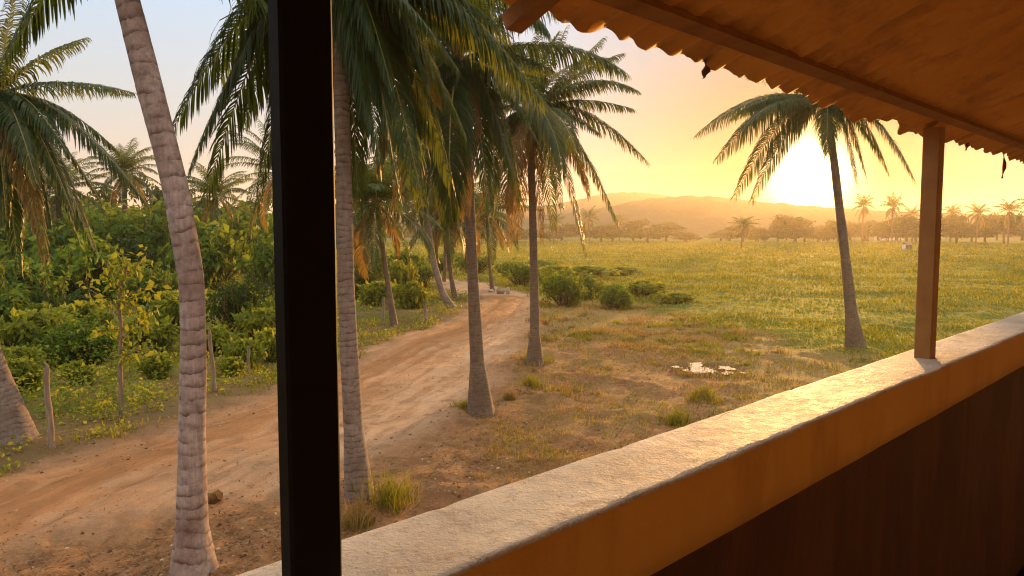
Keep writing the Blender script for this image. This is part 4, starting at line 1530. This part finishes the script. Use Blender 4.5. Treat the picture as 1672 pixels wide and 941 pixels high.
t = NT("flare_tinted_clay_sheet")
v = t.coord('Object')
c = t.ramp(t.noise(2.4, 6, .65, vec=v), [(.3, (.50, .225, .04)), (.55, (.58, .275, .05)), (.75, (.66, .33, .07))])  # orange glow of the sun flare is put into the base colour
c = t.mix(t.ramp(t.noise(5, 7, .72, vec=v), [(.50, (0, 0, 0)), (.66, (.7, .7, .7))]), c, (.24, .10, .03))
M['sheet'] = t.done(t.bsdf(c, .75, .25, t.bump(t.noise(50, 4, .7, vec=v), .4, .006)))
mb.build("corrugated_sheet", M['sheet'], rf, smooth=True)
tilt = -math.atan(SL)
# purlins run along the eave
RT = ROT @ np.array([[1, 0, 0], [0, math.cos(tilt), -math.sin(tilt)], [0, math.sin(tilt), math.cos(tilt)]])
for pp in (P_E - .11, .25, -.45):
    mb = MB()
    mb.box(sp_((S0 + S1) / 2, pp, roof_z(pp) - amp - .008), (S1 - S0, .032, .02), RT)
    mb.build("purlin", M['beam'], rf)
# rafters cross under the purlins, tails show at the eave
s_raft, _ = plane_hit(842, 24, P_E - .03)
for k in (-2, -1, 0):
    s0 = s_raft + k * 1.9
    if s0 < S0 + .1 or s0 > S1:
        continue
    a, b_ = P_E - .02, PWALL + .02
    L_ = (a - b_) / math.cos(math.atan(SL))
    mb = MB()
    pm = (a + b_) / 2
    mb.box(sp_(s0, pm, roof_z(pm) - amp - .019 - .013), (.036, L_, .028), RT)
    mb.build("rafter", M['beam'], rf)
# torn flap hanging at the eave
for (px_, py0, py1, w_) in ((1640, 250, 292, .07), (1579, 236, 246, .035), (1152, 118, 128, .03)):
    s0, z0 = plane_hit(px_, py0, P_E - .01)
    s1, z1 = plane_hit(px_, py1, P_E - .01)
    mb = MB()
    V = []
    w_ = w_ * .75
    for k in range(7):
        t_ = k / 6
        ww = w_ * (1 - t_) ** .8 * (1 + .25 * math.sin(k * 2.1)) / 2 + .001
        z = z0 + .03 + (z1 - z0 - .03) * t_
        for dp_ in (-.002, .002):
            V += [sp_(s0 - ww + .01 * math.sin(k), P_E - .01 + dp_, z), sp_(s0 + ww, P_E - .01 + dp_ + .008 * math.sin(k * 1.3), z)]
    f = []
    for k in range(6):
        a = k * 4
        f += [[a, a + 1, a + 5, a + 4], [a + 3, a + 2, a + 6, a + 7], [a, a + 4, a + 6, a + 2], [a + 1, a + 3, a + 7, a + 5]]
    mb.add(V, f)
    mb.build("torn_flap", M['fibre'], rf)

# posts
def post(s0, s1, p0, p1, mat, label):
    mb = MB()
    b = .004
    zt = roof_z(max(p0, p1)) - .004
    zbm = CAPZ - .006
    sec = [(s0 + b, p0), (s1 - b, p0), (s1, p0 + b), (s1, p1 - b), (s1 - b, p1), (s0 + b, p1), (s0, p1 - b), (s0, p0 + b)]
    zz = np.linspace(zbm, zt, 24)
    V = []
    rg = np.random.default_rng(int(s0 * 100) + 50)
    for z in zz:
        for (a, c_) in sec:
            V.append(sp_(a + rg.normal(0, .00012), c_ + rg.normal(0, .00012), z))
    n = 8
    i, j = np.meshgrid(np.arange(len(zz) - 1), np.arange(n), indexing='ij')
    f = np.stack([i * n + j, i * n + (j + 1) % n, (i + 1) * n + (j + 1) % n, (i + 1) * n + j], -1).reshape(-1, 4)
    mb.add(V, f)
    k = (len(zz) - 1) * n
    mb.add(np.array(V[k:k + 8]), [[0, 1, 2, 3], [0, 3, 4, 7], [7, 4, 5, 6]])
    return tag(mb.build("balcony_post", mat), label, "post", "posts of the balcony roof")


pm = (p_in + p_out) / 2
pi0 = pm - .03
sa, _ = plane_hit(477, 941, pi0)
sb, _ = plane_hit(561, 941, pi0)
print("left post s", sa, sb)
post(sa, sb, pi0, pi0 + .031, M['black'], "black square balcony post in the left half, nearest the viewer")
# thickness from the visible end face
sR, pR = z_hit(1487, 584, CAPZ)
sR2, pR2 = z_hit(1522, 588, CAPZ)
print("right post", sR, pR, sR2, pR2)
post(sR + .004, sR + .062, pm - .029, pm + .029, M['brownpost'], "brown square balcony post standing on the wall near the right border")

# ------------------------------------------------------------------ haze
HZ = dict(den=0.0003, g=0.62)
m = bpy.data.materials.new("haze")
m.use_nodes = True
nt = m.node_tree
nt.nodes.clear()
o_ = nt.nodes.new('ShaderNodeOutputMaterial')
pv = nt.nodes.new('ShaderNodeVolumePrincipled')
pv.inputs['Color'].default_value = (1.0, 0.88, 0.68, 1)
pv.inputs['Density'].default_value = HZ['den']
pv.inputs['Anisotropy'].default_value = HZ['g']
nt.links.new(pv.outputs[0], o_.inputs['Volume'])
mb = MB()
TOP = 78
mb.box((0, 0, (TOP - 2.5) / 2), (3400, 3400, TOP + 2.5))
hz_o = mb.build("haze", m)
tag(hz_o, "golden evening haze over the plain", "haze", kind="stuff")

# ------------------------------------------------------------------ light
sd = unit(ray(1322, 288))
el = math.asin(sd[2])
az = math.atan2(sd[0], sd[1])
print("sun el", math.degrees(el), "az", math.degrees(az))
sun = bpy.data.lights.new("sun", 'SUN')
sun.energy = 5.0
sun.angle = math.radians(0.53)
sun.color = (1.0, 0.50, 0.14)
so = bpy.data.objects.new("sun", sun)
COL.objects.link(so)
so.rotation_euler = Vector(-sd).to_track_quat('-Z', 'Y').to_euler()
so.location = (0, 0, 60)

NISH = 0.003
SKYS = 0.57
SUN_DIM = 0.95
SKY = [(0, (.80, .56, .40)), (4, (.78, .64, .52)), (9, (.66, .68, .68)), (16, (.56, .72, .90)), (28, (.85, .92, 1.0)), (48, (1.9, 1.68, 1.42)), (90, (2.05, 1.78, 1.46))]  # stops above the view are raised to fill the ground with light
AUR = [(2.1, 4.5, (1, .84, .45), 2.0), (5.0, .17, (1, .58, .14), 1.4)]
w = bpy.data.worlds.new("World")
sc.world = w
w.use_nodes = True
nt = w.node_tree
nt.nodes.clear()
wo = nt.nodes.new('ShaderNodeOutputWorld')
sky = nt.nodes.new('ShaderNodeTexSky')
sky.sky_type = 'NISHITA'
sky.sun_disc = False
sky.sun_elevation = el
sky.sun_rotation = az
sky.air_density = 1.0
sky.dust_density = 2.5
sky.ozone_density = 1.0
# gradient added to the clear sky, brightened overhead to light the ground, plus the aureole of the low sun (all by world direction)
N_ = nt.nodes.new
LK = nt.links.new


def mth(op, a, b=None):
    nd = N_('ShaderNodeMath')
    nd.operation = op
    for k_, v_ in enumerate((a, b)):
        if v_ is None:
            continue
        if isinstance(v_, (int, float)):
            nd.inputs[k_].default_value = v_
        else:
            LK(v_, nd.inputs[k_])
    return nd.outputs[0]


tc = N_('ShaderNodeTexCoord')
sep = N_('ShaderNodeSeparateXYZ')
LK(tc.outputs['Generated'], sep.inputs[0])
dot = N_('ShaderNodeVectorMath')
dot.operation = 'DOT_PRODUCT'
dot.inputs[1].default_value = tuple(sd)
LK(tc.outputs['Generated'], dot.inputs[0])
ang = mth('MULTIPLY', mth('ARCCOSINE', mth('MINIMUM', dot.outputs['Value'], 0.999999)), 180 / PI)
elev = mth('MULTIPLY', mth('ARCSINE', sep.outputs[2]), 2 / PI)
rp = N_('ShaderNodeValToRGB')
els = rp.color_ramp.elements
stops = SKY
while len(els) < len(stops):
    els.new(.5)
for e_, (p_, c_) in zip(els, stops):
    e_.position = p_ / 90
    e_.color = (*c_, 1)
LK(elev, rp.inputs['Fac'])


def bgnode(col, strength):
    nd = N_('ShaderNodeBackground')
    if isinstance(col, tuple):
        nd.inputs['Color'].default_value = (*col, 1)
    else:
        LK(col, nd.inputs['Color'])
    if isinstance(strength, (int, float)):
        nd.inputs['Strength'].default_value = strength
    else:
        LK(strength, nd.inputs['Strength'])
    return nd.outputs[0]


def add(a, b):
    nd = N_('ShaderNodeAddShader')
    LK(a, nd.inputs[0])
    LK(b, nd.inputs[1])
    return nd.outputs[0]


sky_gain = mth('MULTIPLY', mth('SUBTRACT', 1.0, mth('MULTIPLY', mth('EXPONENT', mth('MULTIPLY', mth('POWER', mth('DIVIDE', ang, 15.0), 2.0), -1)), SUN_DIM)), SKYS)
sh = add(bgnode(sky.outputs[0], NISH), bgnode(rp.outputs['Color'], sky_gain))
for wd_, am_, col_, pw_ in AUR:
    g_ = mth('MULTIPLY', mth('EXPONENT', mth('MULTIPLY', mth('POWER', mth('DIVIDE', ang, wd_), pw_), -1)), am_)
    sh = add(sh, bgnode(col_, g_))
LK(sh, wo.inputs['Surface'])

# ------------------------------------------------------------------ render settings
sc.render.engine = 'CYCLES'
sc.view_settings.view_transform = 'Standard'
sc.view_settings.look = 'None'
sc.view_settings.exposure = 0.88
sc.view_settings.gamma = 1
cy = sc.cycles
cy.use_denoising = True
try:
    cy.denoiser = 'OPENIMAGEDENOISE'
    cy.denoising_input_passes = 'RGB_ALBEDO_NORMAL'
    cy.denoising_prefilter = 'NONE'
except Exception:
    pass
cy.filter_width = 1.15
cy.max_bounces = 6
cy.diffuse_bounces = 4
cy.glossy_bounces = 2
cy.transmission_bounces = 4
cy.volume_bounces = 1
cy.use_adaptive_sampling = False
cy.sample_clamp_indirect = 6
